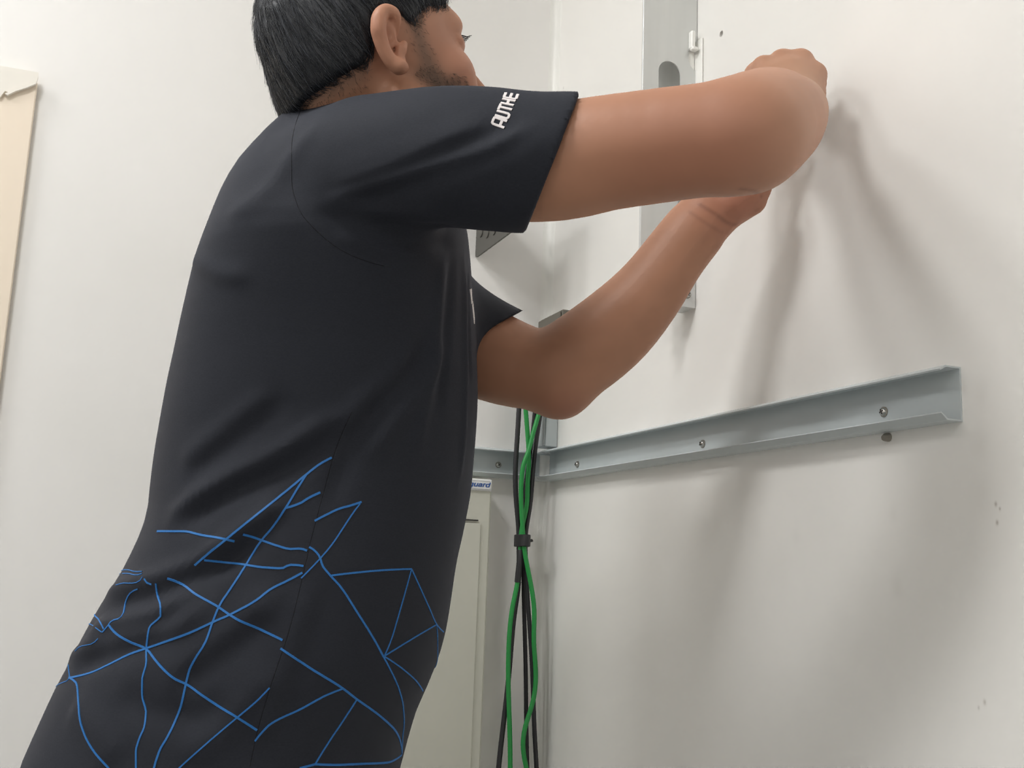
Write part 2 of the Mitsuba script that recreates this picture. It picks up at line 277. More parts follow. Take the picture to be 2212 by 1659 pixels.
[-0.0859,-0.683,1.5113,0.0155]],[[-0.1071,-0.664,1.4589,0.0285],[-0.0678,-0.6854,1.5138,0.0155]],[[-0.1071,-0.664,1.4589,0.0285],[-0.0556,-0.6884,1.504,0.0145]],[[-0.1071,-0.664,1.4589,0.0285],[-0.0656,-0.6874,1.4805,0.0205]],
[[-0.1071,-0.664,1.4589,0.0285],[-0.0887,-0.6852,1.4728,0.022]]],"finger":[[[-0.1032,-0.6794,1.5011,0.0125],[-0.1059,-0.6805,1.5404,0.0105],[-0.088,-0.6768,1.5678,0.0095],[-0.0715,-0.6755,1.583,0.0085]],
[[-0.0861,-0.6831,1.5123,0.013],[-0.0853,-0.6866,1.5561,0.0108],[-0.0674,-0.6879,1.5816,0.0098],[-0.0533,-0.6903,1.5921,0.0088]],[[-0.0679,-0.6856,1.5149,0.0128],[-0.0656,-0.6941,1.5532,0.0106],[-0.0535,-0.6993,1.5715,0.0096],
[-0.0471,-0.7062,1.5767,0.0086]],[[-0.0556,-0.6884,1.504,0.0118],[-0.0516,-0.7006,1.5297,0.0098],[-0.0457,-0.7056,1.5428,0.0088],[-0.0426,-0.71,1.5473,0.008]]],"thumb":[[-0.0903,-0.6893,1.469,0.0185],
[-0.0753,-0.6978,1.4808,0.0155],[-0.0608,-0.7,1.4898,0.0125],[-0.0592,-0.698,1.5044,0.0105]]},"head_axes":[[0.9576,0.059,0.2822],[-0.281,-0.0275,0.9593],[-0.0643,0.9979,0.0098]],"head_o":[-0.5041,-0.6818,1.53],
"neck":[[-0.4987,-0.5696,1.4574,0.0471],[-0.5053,-0.6043,1.48,0.0502],[-0.5159,-0.6323,1.5046,0.0571],[-0.528,-0.6476,1.5236,0.0577],[-0.5343,-0.6714,1.5462,0.0585]],"ear_helix":[[-0.5069,-0.7534,1.5378,0.0034],
[-0.5063,-0.756,1.5392,0.0035],[-0.5059,-0.7585,1.5409,0.0037],[-0.5057,-0.7608,1.5427,0.0038],[-0.5057,-0.7631,1.5447,0.0039],[-0.5059,-0.7651,1.5469,0.0041],[-0.5063,-0.767,1.5491,0.0043],[-0.5077,-0.7689,1.5513,0.0045],
[-0.5099,-0.7703,1.5529,0.0046],[-0.5127,-0.7711,1.5531,0.0046],[-0.5157,-0.7715,1.5532,0.0046],[-0.5182,-0.7717,1.552,0.0049],[-0.5203,-0.7718,1.5493,0.0054],[-0.5216,-0.772,1.5468,0.0056],[-0.5226,-0.7724,1.5439,0.0058],
[-0.5231,-0.7726,1.5409,0.0059],[-0.5231,-0.7726,1.5379,0.0059],[-0.523,-0.7724,1.5348,0.0058],[-0.5228,-0.7721,1.532,0.0058],[-0.5219,-0.7712,1.5293,0.0057],[-0.5206,-0.7701,1.5267,0.0055],[-0.5193,-0.7693,1.5241,0.0053],
[-0.5181,-0.7686,1.5214,0.0052],[-0.5167,-0.768,1.5189,0.005],[-0.5151,-0.7674,1.5164,0.005],[-0.5133,-0.7669,1.514,0.005],[-0.5114,-0.7664,1.5117,0.005],[-0.5094,-0.766,1.5096,0.005],[-0.5073,-0.7657,1.5075,0.005],
[-0.505,-0.7654,1.5055,0.0051]],"ear_anti":[[-0.5082,-0.7615,1.5482,0.0026],[-0.5103,-0.7632,1.5386,0.0034],[-0.5108,-0.7623,1.5298,0.0034],[-0.5078,-0.7609,1.522,0.0034],[-0.5032,-0.7615,1.5155,0.0034]],
"ear_plate":[[-0.5119,-0.7622,1.5483,0.0068],[-0.5136,-0.7608,1.539,0.0072],[-0.5096,-0.7583,1.5292,0.0072],[-0.5037,-0.7579,1.5203,0.0072],[-0.499,-0.7584,1.5133,0.0072]],"ear_lobe":[[-0.5038,-0.764,1.5069,0.0055],
[-0.4997,-0.7652,1.5046,0.0067],[-0.4955,-0.7627,1.5058,0.0055]],"ear_tragus":[[-0.4949,-0.7591,1.5305,0.0038],[-0.4973,-0.7611,1.5235,0.0043],[-0.4993,-0.7614,1.5183,0.0038]],"ear_hole":[[-0.5065,-0.7665,1.5256,0.003],
[-0.5049,-0.7664,1.5215,0.0042],[-0.5025,-0.7646,1.5188,0.003],[-0.4985,-0.7469,1.5318,0.0039]],"ear_scapha":[[-0.5108,-0.7766,1.541,0.0021],[-0.5117,-0.7724,1.5328,0.0034],[-0.5084,-0.7682,1.5266,0.0055],
[-0.5049,-0.7681,1.5193,0.0051]],"torso_axis":[[-0.5181,-0.5962,1.4652],[-0.5226,-0.5707,1.4013],[-0.5192,-0.5331,1.259],[-0.5235,-0.5197,1.0885],[-0.546,-0.4933,0.9456],[-0.5652,-0.4716,0.8195]],
"hem_v":-0.36091,"shoulder":[[[-0.5447,-0.6392,1.4604,0.0258],[-0.5087,-0.715,1.436,0.0383]],[[-0.5102,-0.5648,1.4569,0.0347],[-0.4123,-0.4299,1.4052,0.0533]]],"folds":[[0.0022,0.0055,0,[[-0.4089,-0.9052,1.419],
[-0.4171,-0.9016,1.4126],[-0.4252,-0.8972,1.4069],[-0.4332,-0.8922,1.4019],[-0.4411,-0.8865,1.3975],[-0.4491,-0.8803,1.3938],[-0.4571,-0.8735,1.3907],[-0.4652,-0.8663,1.3881],[-0.4734,-0.8586,1.3859],[-0.4816,-0.8506,1.3839],
[-0.4898,-0.842,1.3821],[-0.4978,-0.8328,1.3804],[-0.5058,-0.8229,1.379],[-0.5137,-0.8123,1.3779],[-0.5216,-0.8008,1.3771],[-0.5296,-0.7889,1.3763],[-0.5378,-0.7778,1.3749],[-0.5463,-0.7675,1.373],[-0.5551,-0.7586,1.3702],
[-0.5643,-0.751,1.3668]]],[0.0016,0.005,0,[[-0.4412,-0.8854,1.4171],[-0.45,-0.8804,1.4136],[-0.4587,-0.8751,1.4102],[-0.4671,-0.8692,1.4069],[-0.4753,-0.8629,1.4037],[-0.4834,-0.856,1.4004],[-0.4912,-0.8486,1.3971],
[-0.4988,-0.8406,1.3939],[-0.5064,-0.8316,1.3911],[-0.5139,-0.822,1.3886],[-0.5214,-0.8114,1.3869],[-0.5291,-0.8002,1.3855],[-0.5368,-0.7884,1.3845],[-0.545,-0.777,1.3833],[-0.5534,-0.7663,1.3819],[-0.5623,-0.7563,1.3804]]],
[0.003,0.01,0,[[-0.4106,-0.9036,1.4201],[-0.4186,-0.9006,1.4131],[-0.4262,-0.8966,1.4069],[-0.4338,-0.8918,1.4015],[-0.4413,-0.8863,1.3968],[-0.4489,-0.8803,1.393],[-0.4566,-0.8736,1.39],[-0.4645,-0.8666,1.3874],
[-0.4725,-0.859,1.3853],[-0.4806,-0.8511,1.3834],[-0.4886,-0.8428,1.3817],[-0.4964,-0.8339,1.38],[-0.5042,-0.8243,1.3786],[-0.512,-0.8141,1.3775],[-0.5197,-0.8029,1.3768],[-0.5274,-0.7914,1.376],[-0.5354,-0.7803,1.3748],
[-0.5435,-0.7701,1.3729],[-0.552,-0.761,1.3702],[-0.5607,-0.7534,1.3667]]],[-0.003,0.011,0,[[-0.421,-0.8951,1.4246],[-0.4297,-0.8922,1.4181],[-0.4381,-0.8882,1.4124],[-0.4463,-0.8835,1.4074],[-0.4544,-0.8779,1.403],
[-0.4624,-0.8718,1.3992],[-0.4704,-0.865,1.396],[-0.4786,-0.8577,1.3932],[-0.4867,-0.8499,1.3908],[-0.4948,-0.8417,1.3886],[-0.5027,-0.8326,1.3866],[-0.5106,-0.8228,1.3848],[-0.5183,-0.8122,1.3834],[-0.5261,-0.8009,1.3822],
[-0.5339,-0.7889,1.3811],[-0.542,-0.7776,1.3798],[-0.5505,-0.767,1.378],[-0.5592,-0.7573,1.3759],[-0.5684,-0.7489,1.3732]]],[0.0035,0.013,0,[[-0.4411,-0.8851,1.4184],[-0.45,-0.8802,1.415],[-0.4587,-0.875,1.4117],
[-0.4672,-0.8692,1.4084],[-0.4755,-0.8629,1.4053],[-0.4836,-0.8562,1.402],[-0.4914,-0.8489,1.3987],[-0.4992,-0.841,1.3955],[-0.5067,-0.8321,1.3927],[-0.5143,-0.8227,1.3903],[-0.5219,-0.8122,1.3886],[-0.5295,-0.8011,1.3872],
[-0.5373,-0.7893,1.3862],[-0.5453,-0.7779,1.385],[-0.5538,-0.767,1.3837],[-0.5625,-0.7568,1.3823]]],[-0.003,0.011,0,[[-0.4079,-0.9085,1.4079],[-0.4157,-0.9037,1.4027],[-0.4234,-0.8985,1.398],[-0.4311,-0.8928,1.3937],
[-0.4387,-0.8866,1.39],[-0.4464,-0.88,1.3866],[-0.4541,-0.8728,1.3838],[-0.4619,-0.8653,1.3812],[-0.4697,-0.8572,1.379],[-0.4775,-0.8489,1.3769],[-0.4852,-0.84,1.375],[-0.4929,-0.8307,1.3733],[-0.5005,-0.8204,1.372],
[-0.5082,-0.8096,1.3709],[-0.5157,-0.7978,1.37],[-0.5235,-0.7863,1.369],[-0.5317,-0.7759,1.3674],[-0.5403,-0.7668,1.3652],[-0.5494,-0.7591,1.3626]]],[0.003,0.012,0,[[-0.4012,-0.9114,1.4101],[-0.4095,-0.9079,1.4038],
[-0.4172,-0.9026,1.3983],[-0.4248,-0.8969,1.3933],[-0.4323,-0.8906,1.3887],[-0.4398,-0.8838,1.3843],[-0.4472,-0.8764,1.3802],[-0.4545,-0.8682,1.3767],[-0.4619,-0.8596,1.3736],[-0.4694,-0.8504,1.371],[-0.4769,-0.8407,1.3688],
[-0.4846,-0.8305,1.3669],[-0.4924,-0.8195,1.3655]]],[-0.004,0.011,0,[[-0.5675,-0.7485,1.3628],[-0.5574,-0.7529,1.3587],[-0.547,-0.757,1.3556],[-0.5364,-0.7606,1.3535],[-0.5255,-0.7638,1.352],[-0.5145,-0.7667,1.3513],
[-0.5034,-0.7693,1.351],[-0.4921,-0.7716,1.3511],[-0.4807,-0.7739,1.3517],[-0.4697,-0.7773,1.3525],[-0.4596,-0.7836,1.3522],[-0.4506,-0.7931,1.3509],[-0.4421,-0.8037,1.3491]]],[0.0018,0.012,0,[[-0.5607,-0.7534,1.3667],
[-0.5504,-0.7593,1.3643],[-0.5401,-0.7648,1.3624],[-0.5297,-0.7701,1.3608],[-0.5194,-0.7752,1.3595],[-0.5091,-0.7807,1.3581],[-0.4989,-0.7864,1.3569],[-0.4892,-0.7935,1.3556],[-0.4796,-0.801,1.3542],[-0.4702,-0.8086,1.3528],
[-0.4609,-0.8161,1.3516],[-0.4517,-0.8241,1.3505]]],[-0.003,0.008,0,[[-0.5312,-0.7572,1.3449],[-0.5198,-0.7585,1.3435],[-0.5081,-0.7588,1.3427],[-0.496,-0.7581,1.3428],[-0.4831,-0.7556,1.3438],[-0.469,-0.7497,1.346],
[-0.4531,-0.7389,1.3506],[-0.4355,-0.7235,1.3584],[-0.4151,-0.7011,1.371]]],[0.003,0.009,0,[[-0.5471,-0.754,1.3475],[-0.5369,-0.7549,1.3427],[-0.5262,-0.7552,1.3389],[-0.5151,-0.755,1.3363],[-0.5036,-0.754,1.3351],
[-0.4914,-0.752,1.3349],[-0.4783,-0.7482,1.3359],[-0.4645,-0.7426,1.3389],[-0.4497,-0.7342,1.3445],[-0.4331,-0.7212,1.3532]]],[0.0035,0.008,0,[[-0.4324,-0.7205,1.3627],[-0.4338,-0.7218,1.3494],[-0.4348,-0.7221,1.3365],
[-0.4356,-0.7219,1.3238],[-0.436,-0.7211,1.3114],[-0.4361,-0.7198,1.2991],[-0.436,-0.7183,1.2869],[-0.4358,-0.7168,1.2748],[-0.4357,-0.7154,1.2626],[-0.4361,-0.7142,1.2504],[-0.4368,-0.7132,1.2383],[-0.4378,-0.712,1.2262],
[-0.439,-0.7107,1.2141],[-0.4403,-0.7095,1.2021],[-0.4415,-0.7081,1.1901],[-0.4428,-0.7067,1.1783],[-0.4443,-0.7055,1.1664],[-0.446,-0.7046,1.1545],[-0.4479,-0.7039,1.1427]]],[-0.0035,0.008,0,[[-0.419,-0.7062,1.3642],
[-0.4199,-0.7078,1.3507],[-0.4205,-0.7086,1.3375],[-0.421,-0.7089,1.3245],[-0.4213,-0.7087,1.3117],[-0.4215,-0.7081,1.2991],[-0.4215,-0.7072,1.2866],[-0.4216,-0.7064,1.2741],[-0.4218,-0.7056,1.2617],[-0.4222,-0.7049,1.2493],
[-0.4227,-0.704,1.237],[-0.4234,-0.7029,1.2247],[-0.4242,-0.7017,1.2125],[-0.4252,-0.7006,1.2003],[-0.4263,-0.6994,1.1882]]],[0.003,0.007,0,[[-0.4005,-0.6796,1.3795],[-0.3996,-0.6798,1.3661],[-0.3987,-0.68,1.3527],
[-0.3977,-0.6801,1.3395],[-0.3968,-0.68,1.3263],[-0.3957,-0.6794,1.3133],[-0.3944,-0.6782,1.3006],[-0.393,-0.6766,1.2879],[-0.3917,-0.6753,1.2752],[-0.3904,-0.6739,1.2624],[-0.3893,-0.6727,1.2497],[-0.3881,-0.6707,1.2371],
[-0.387,-0.6683,1.2246],[-0.3859,-0.6657,1.2121],[-0.385,-0.6632,1.1995],[-0.384,-0.6603,1.187],[-0.3832,-0.6575,1.1745],[-0.3832,-0.6557,1.1618],[-0.3837,-0.6545,1.1491],[-0.3848,-0.654,1.1363],[-0.3856,-0.6526,1.1237]]],
[-0.0025,0.006,0,[[-0.3835,-0.6506,1.3706],[-0.3842,-0.655,1.3551],[-0.3846,-0.6587,1.34],[-0.3846,-0.6612,1.3253],[-0.3841,-0.6622,1.3112],[-0.383,-0.6616,1.2975],[-0.3815,-0.6603,1.2842],[-0.38,-0.6588,1.2708],
[-0.3783,-0.6571,1.2575],[-0.3765,-0.6549,1.2443],[-0.3738,-0.6502,1.2316]]],[0.0035,0.012,0,[[-0.5761,-0.7046,1.2083],[-0.5835,-0.6996,1.2008],[-0.591,-0.6943,1.1934],[-0.5984,-0.6886,1.1861],[-0.6059,-0.6824,1.1789],
[-0.6133,-0.6757,1.1718],[-0.6208,-0.6684,1.1647],[-0.6282,-0.6603,1.1577],[-0.6354,-0.6514,1.1505],[-0.6424,-0.6411,1.1433],[-0.6494,-0.6291,1.1361]]],[-0.0035,0.012,0,[[-0.5605,-0.7103,1.204],[-0.5687,-0.7056,1.1971],
[-0.5768,-0.7007,1.1901],[-0.5847,-0.6956,1.1831],[-0.5926,-0.6901,1.1759],[-0.6003,-0.6844,1.1687],[-0.6077,-0.6783,1.1613],[-0.6152,-0.6717,1.1539],[-0.6226,-0.6643,1.1466],[-0.6301,-0.6561,1.1394],[-0.6376,-0.6469,1.1323],
[-0.645,-0.6359,1.1253]]],[0.0065,0.011,0,[[-0.5122,-0.7209,1.1947],[-0.5207,-0.7185,1.188],[-0.5292,-0.7156,1.1813],[-0.5375,-0.7124,1.1748],[-0.5458,-0.7089,1.1684],[-0.5541,-0.705,1.1621],[-0.5623,-0.701,1.1558],
[-0.5706,-0.6967,1.1498],[-0.5792,-0.6922,1.1443],[-0.588,-0.6874,1.1392],[-0.5968,-0.6822,1.1343],[-0.6053,-0.6764,1.129],[-0.6135,-0.6703,1.1233],[-0.6214,-0.6635,1.1173],[-0.6291,-0.656,1.1111],[-0.6367,-0.648,1.1046],
[-0.644,-0.6392,1.0979],[-0.651,-0.6294,1.0908],[-0.6579,-0.6189,1.0834]]],[-0.0065,0.012,0,[[-0.5033,-0.7205,1.1893],[-0.5114,-0.7185,1.1817],[-0.5195,-0.7162,1.1743],[-0.5277,-0.7135,1.1673],[-0.5359,-0.7105,1.1605],
[-0.5442,-0.7072,1.1541],[-0.5527,-0.7035,1.1478],[-0.5612,-0.6996,1.1418],[-0.5698,-0.6957,1.1361],[-0.5786,-0.6914,1.1309],[-0.5875,-0.6868,1.1258],[-0.5962,-0.6818,1.1207],[-0.6047,-0.6764,1.1152],[-0.6129,-0.6706,1.1094],
[-0.621,-0.6644,1.1034],[-0.6288,-0.6578,1.0971],[-0.6363,-0.6508,1.0904],[-0.6436,-0.6437,1.0834],[-0.6506,-0.6361,1.0759]]],[-0.006,0.011,0,[[-0.4359,-0.7181,1.2859],[-0.4402,-0.7194,1.2733],[-0.4452,-0.7205,1.2612],
[-0.4507,-0.7216,1.2496],[-0.4566,-0.7224,1.2385],[-0.463,-0.7227,1.2282],[-0.4708,-0.7231,1.2185],[-0.4789,-0.7229,1.2093],[-0.4865,-0.7221,1.2],[-0.4928,-0.7207,1.1905],[-0.4985,-0.719,1.1806],[-0.5039,-0.7171,1.1705],
[-0.5086,-0.7152,1.1602],[-0.5125,-0.7134,1.1498],[-0.5155,-0.7119,1.139],[-0.518,-0.7107,1.128],[-0.5208,-0.7098,1.1171],[-0.5241,-0.7091,1.1064],[-0.5276,-0.7086,1.0957]]],[0.0045,0.011,0,[[-0.4218,-0.7068,1.2766],
[-0.4273,-0.7099,1.2634],[-0.433,-0.7124,1.2508],[-0.4389,-0.7144,1.2387],[-0.4448,-0.7156,1.227],[-0.4509,-0.7164,1.2158],[-0.4577,-0.7171,1.2051],[-0.465,-0.7174,1.1947],[-0.472,-0.7172,1.1846],[-0.4783,-0.7165,1.1743],
[-0.4839,-0.7156,1.1639],[-0.4892,-0.7145,1.1534],[-0.4942,-0.7134,1.1428]]],[0.004,0.011,0,[[-0.4578,-0.7273,1.268],[-0.4607,-0.7264,1.2555],[-0.4651,-0.726,1.2437],[-0.4705,-0.7256,1.2329],[-0.4765,-0.725,1.2231],
[-0.4845,-0.7246,1.2145],[-0.4941,-0.7239,1.2068],[-0.5029,-0.7224,1.1989],[-0.5099,-0.7203,1.1902],[-0.5162,-0.7178,1.181],[-0.5219,-0.7153,1.1713],[-0.5269,-0.7127,1.1611]]],[0.004,0.01,0,[[-0.5595,-0.6989,1.1105],
[-0.5678,-0.6958,1.1031],[-0.5761,-0.6926,1.0957],[-0.5844,-0.6895,1.0883],[-0.5927,-0.6861,1.081],[-0.601,-0.6826,1.0739],[-0.6094,-0.6786,1.067],[-0.6178,-0.6743,1.0602],[-0.6263,-0.6696,1.0535]]],
[-0.004,0.01,0,[[-0.5552,-0.7008,1.1026],[-0.5634,-0.698,1.095],[-0.5716,-0.6952,1.0874],[-0.5799,-0.6923,1.0801],[-0.5882,-0.6893,1.0728],[-0.5966,-0.6861,1.0656],[-0.605,-0.6825,1.0588],[-0.6136,-0.6787,1.0522],
[-0.6222,-0.6743,1.0458]]],[0.0065,0.011,0,[[-0.6955,-0.5445,1.0175],[-0.6886,-0.5864,1.0254],[-0.6793,-0.611,1.0297],[-0.6696,-0.6282,1.0331],[-0.6601,-0.6407,1.0369],[-0.6506,-0.6507,1.0409],[-0.6412,-0.659,1.0452],
[-0.6322,-0.6658,1.05],[-0.6234,-0.6713,1.0557],[-0.6148,-0.676,1.062],[-0.6065,-0.6801,1.0687],[-0.5983,-0.6838,1.0756],[-0.5904,-0.687,1.083],[-0.5827,-0.69,1.0907],[-0.575,-0.6929,1.0985],[-0.5675,-0.6958,1.1065],
[-0.56,-0.6986,1.1147],[-0.5528,-0.7016,1.123]]],[-0.006,0.012,0,[[-0.6944,-0.5897,1.0104],[-0.6852,-0.6115,1.0148],[-0.6759,-0.6266,1.019],[-0.6668,-0.6384,1.0232],[-0.6576,-0.6482,1.0273],[-0.6483,-0.6566,1.0314],
[-0.6392,-0.6637,1.0356],[-0.6303,-0.6696,1.0404],[-0.6217,-0.6746,1.0458],[-0.6133,-0.6789,1.0519],[-0.605,-0.6826,1.0582],[-0.5968,-0.686,1.0647],[-0.5888,-0.6892,1.0714],[-0.5808,-0.692,1.0784],[-0.573,-0.6948,1.0857]]],
[0.005,0.01,0,[[-0.7112,-0.5678,0.9788],[-0.7038,-0.5875,0.9881],[-0.6957,-0.604,0.9953],[-0.6869,-0.6196,0.9997],[-0.6771,-0.634,1.0025],[-0.6671,-0.6456,1.005],[-0.658,-0.6541,1.0087],[-0.6495,-0.6605,1.0144],
[-0.6413,-0.6657,1.0209],[-0.6334,-0.6703,1.0274],[-0.6257,-0.6742,1.0344],[-0.6184,-0.6775,1.042]]],[-0.004,0.01,0,[[-0.7037,-0.6006,0.9751],[-0.6955,-0.614,0.9827],[-0.6868,-0.6258,0.9889],[-0.6775,-0.6372,0.9934],
[-0.6676,-0.6479,0.9965],[-0.6577,-0.6568,0.9996],[-0.6484,-0.6638,1.0038],[-0.6396,-0.6693,1.0094],[-0.6312,-0.674,1.016]]],[0.006,0.011,0,[[-0.7203,-0.5258,0.9567],[-0.713,-0.5764,0.9676],[-0.7049,-0.5975,0.9749],
[-0.6964,-0.6133,0.9808],[-0.6874,-0.6263,0.9857],[-0.6781,-0.638,0.9892],[-0.6684,-0.6485,0.991],[-0.6587,-0.6575,0.9926],[-0.6494,-0.6646,0.9952],[-0.6406,-0.6703,0.9998],[-0.632,-0.6751,1.0053],[-0.6236,-0.6794,1.0107],
[-0.6153,-0.6833,1.0164],[-0.6073,-0.6866,1.0225],[-0.5994,-0.6896,1.0291]]],[-0.005,0.011,0,[[-0.7166,-0.5829,0.9534],[-0.708,-0.6001,0.9608],[-0.6992,-0.6148,0.967],[-0.6901,-0.6277,0.9722],[-0.6807,-0.639,0.9762],
[-0.671,-0.6487,0.9799],[-0.6616,-0.6568,0.9837],[-0.6522,-0.6637,0.9877],[-0.6428,-0.67,0.9917],[-0.6334,-0.6755,0.9958]]],[0.005,0.014,0,[[-0.655,-0.667,0.9498],[-0.6467,-0.6715,0.9559],[-0.6385,-0.6758,0.962],
[-0.6303,-0.6797,0.9683],[-0.6221,-0.6834,0.9745],[-0.6138,-0.6869,0.9807],[-0.6057,-0.6901,0.9872],[-0.598,-0.693,0.9942],[-0.5907,-0.6956,1.0018],[-0.5837,-0.6979,1.0097],[-0.5767,-0.7,1.0178],[-0.5696,-0.7019,1.0259],
[-0.5626,-0.7036,1.0342],[-0.5556,-0.7051,1.0425]]],[-0.005,0.014,0,[[-0.6404,-0.6758,0.9469],[-0.6329,-0.6793,0.9534],[-0.6252,-0.6827,0.9599],[-0.6175,-0.686,0.9663],[-0.6096,-0.6892,0.9725],[-0.6016,-0.6922,0.9787],
[-0.5937,-0.6951,0.9851],[-0.5862,-0.6977,0.9919],[-0.5789,-0.7001,0.9991],[-0.572,-0.7022,1.0068],[-0.5652,-0.7039,1.0148]]],[0.004,0.014,0,[[-0.6351,-0.6799,0.8843],[-0.6274,-0.6829,0.8905],[-0.6199,-0.6858,0.8969],
[-0.6127,-0.6884,0.9036],[-0.6056,-0.6909,0.9106],[-0.5989,-0.6933,0.9178],[-0.5924,-0.6955,0.9253],[-0.586,-0.6976,0.9332],[-0.5799,-0.6996,0.9413],[-0.5741,-0.7014,0.9497],[-0.5686,-0.7031,0.9583],[-0.5635,-0.7046,0.9672],
[-0.5587,-0.7058,0.9764]]],[-0.004,0.014,0,[[-0.6834,-0.6442,0.9475],[-0.675,-0.6536,0.9394],[-0.6662,-0.6613,0.9327],[-0.657,-0.6677,0.9284],[-0.6473,-0.6733,0.9267],[-0.6365,-0.6786,0.9256],[-0.6257,-0.6834,0.9252],
[-0.6158,-0.6874,0.926],[-0.6066,-0.691,0.9299],[-0.5979,-0.6941,0.9366],[-0.5897,-0.697,0.9451]]],[0.004,0.015,0,[[-0.7179,-0.6025,0.9277],[-0.7095,-0.6201,0.9215],[-0.7012,-0.633,0.915],[-0.693,-0.643,0.9082],
[-0.6854,-0.6508,0.9008],[-0.6797,-0.6561,0.8915],[-0.6741,-0.6606,0.8823]]],[0.003,0.014,0,[[-0.5287,-0.7102,1.0475],[-0.5317,-0.7102,1.0369],[-0.5346,-0.7101,1.0263],[-0.5374,-0.7099,1.0158],[-0.54,-0.7094,1.0054],
[-0.5426,-0.7088,0.9949],[-0.5451,-0.7082,0.9845],[-0.5475,-0.7076,0.9742],[-0.5498,-0.7066,0.9638],[-0.552,-0.7055,0.9534],[-0.5542,-0.7042,0.9431],[-0.5565,-0.7028,0.9328],[-0.5589,-0.7014,0.9226],[-0.5613,-0.7001,0.9125],
[-0.5638,-0.6989,0.9024],[-0.5663,-0.6978,0.8924]]],[-0.0025,0.012,0,[[-0.5187,-0.711,1.0479],[-0.5216,-0.7111,1.0372],[-0.5244,-0.711,1.0266],[-0.5272,-0.7108,1.0161],[-0.5299,-0.7104,1.0057],[-0.5327,-0.7098,0.9953],
[-0.5354,-0.7092,0.9849],[-0.5383,-0.7085,0.9747],[-0.5412,-0.7075,0.9645],[-0.5439,-0.7063,0.9542],[-0.5463,-0.7049,0.944],[-0.5484,-0.7034,0.9337],[-0.5502,-0.7019,0.9233],[-0.5519,-0.7005,0.9129],[-0.5534,-0.6992,0.9025],
[-0.5547,-0.6981,0.8921]]],[0.003,0.01,0,[[-0.6498,-0.6211,1.3381],[-0.6429,-0.6682,1.3197],[-0.6337,-0.6848,1.3104],[-0.6232,-0.6979,1.3071],[-0.6125,-0.7078,1.3048],[-0.6016,-0.7156,1.303]]],
[0.003,0.012,0,[[-0.6345,-0.6854,1.3625],[-0.6254,-0.7025,1.3632],[-0.6166,-0.713,1.3671],[-0.6086,-0.7196,1.3729],[-0.6015,-0.7231,1.3809],[-0.5951,-0.7248,1.3911],[-0.5895,-0.7286,1.4014],[-0.5843,-0.7341,1.4111],
[-0.5789,-0.7403,1.42],[-0.5736,-0.7466,1.4286],[-0.5682,-0.7517,1.4378],[-0.5622,-0.7533,1.4486]]]],"cables":[["thick black cable, leftmost of the bundle at top and bottom",0.004,"m_black_cable",[[-0.0686,-0.045,1.3897],
[-0.0687,-0.045,1.3274],[-0.0699,-0.045,1.2735],[-0.0709,-0.045,1.2354],[-0.0677,-0.045,1.1753],[-0.0619,-0.045,1.1308],[-0.06,-0.045,1.1028],[-0.0585,-0.045,1.0645],[-0.059,-0.045,1.0353],[-0.0632,-0.045,0.9989],
[-0.0673,-0.045,0.9413],[-0.0705,-0.045,0.8846],[-0.0753,-0.045,0.8287],[-0.079,-0.045,0.7873],[-0.081,-0.045,0.7605],[-0.091,-0.045,0.45],[-0.095,-0.055,0.012]]],
["green cable left of centre above the tie, leaving to the left below its black sleeve",0.0037,"m_green_cable",[[-0.0653,-0.055,1.3884],[-0.0608,-0.055,1.323],[-0.0566,-0.055,1.2889],[-0.0529,-0.055,1.2549],
[-0.0519,-0.055,1.2284],[-0.0527,-0.055,1.2057],[-0.0529,-0.055,1.1675],[-0.061,-0.055,1.1232],[-0.0614,-0.055,1.0938],[-0.0632,-0.055,1.0571],[-0.065,-0.055,1.0404],[-0.0703,-0.055,1.0121],[-0.0749,-0.055,0.9697],
[-0.0753,-0.055,0.9215],[-0.0739,-0.055,0.8871],[-0.0689,-0.055,0.8195],[-0.0657,-0.055,0.7618],[-0.0657,-0.055,0.45],[-0.0657,-0.065,0.012]]],
["green cable crossing to the right below the tie with a wavy lower end",0.0037,"m_green_cable",[[-0.0396,-0.064,1.3741],[-0.0409,-0.064,1.3176],[-0.0511,-0.064,1.2792],[-0.0575,-0.064,1.2529],[-0.0642,-0.064,1.2343],
[-0.0674,-0.064,1.213],[-0.0665,-0.064,1.1662],[-0.0614,-0.064,1.1193],[-0.0591,-0.064,1.1011],[-0.0504,-0.064,1.0621],[-0.0376,-0.064,0.9988],[-0.0369,-0.064,0.9573],[-0.0333,-0.064,0.9225],[-0.0314,-0.064,0.8928],
[-0.0357,-0.064,0.8585],[-0.0449,-0.064,0.8294],[-0.0494,-0.064,0.8025],[-0.0469,-0.064,0.7798],[-0.0424,-0.064,0.7626],[-0.0324,-0.064,0.45],[-0.0284,-0.074,0.012]]],
["black cable hanging straight down the middle below the tie",0.0034,"m_black_cable",[[-0.0379,-0.041,1.3779],[-0.0384,-0.041,1.3215],[-0.0412,-0.041,1.2841],[-0.0448,-0.041,1.2461],[-0.0486,-0.041,1.2145],[-0.0516,-0.041,1.184],
[-0.0501,-0.041,1.1241],[-0.0498,-0.041,1.0944],[-0.0477,-0.041,1.0385],[-0.0438,-0.041,0.9788],[-0.0379,-0.041,0.8855],[-0.0345,-0.041,0.817],[-0.0307,-0.041,0.7584],[-0.0257,-0.041,0.45],[-0.0237,-0.051,0.012]]],
["black cable, rightmost of the bundle at the bottom",0.0036,"m_black_cable",[[-0.032,-0.0525,1.3767],[-0.0333,-0.0525,1.3182],[-0.0372,-0.0525,1.2878],[-0.0409,-0.0525,1.2515],[-0.0435,-0.0525,1.2095],[-0.0467,-0.0525,1.162],
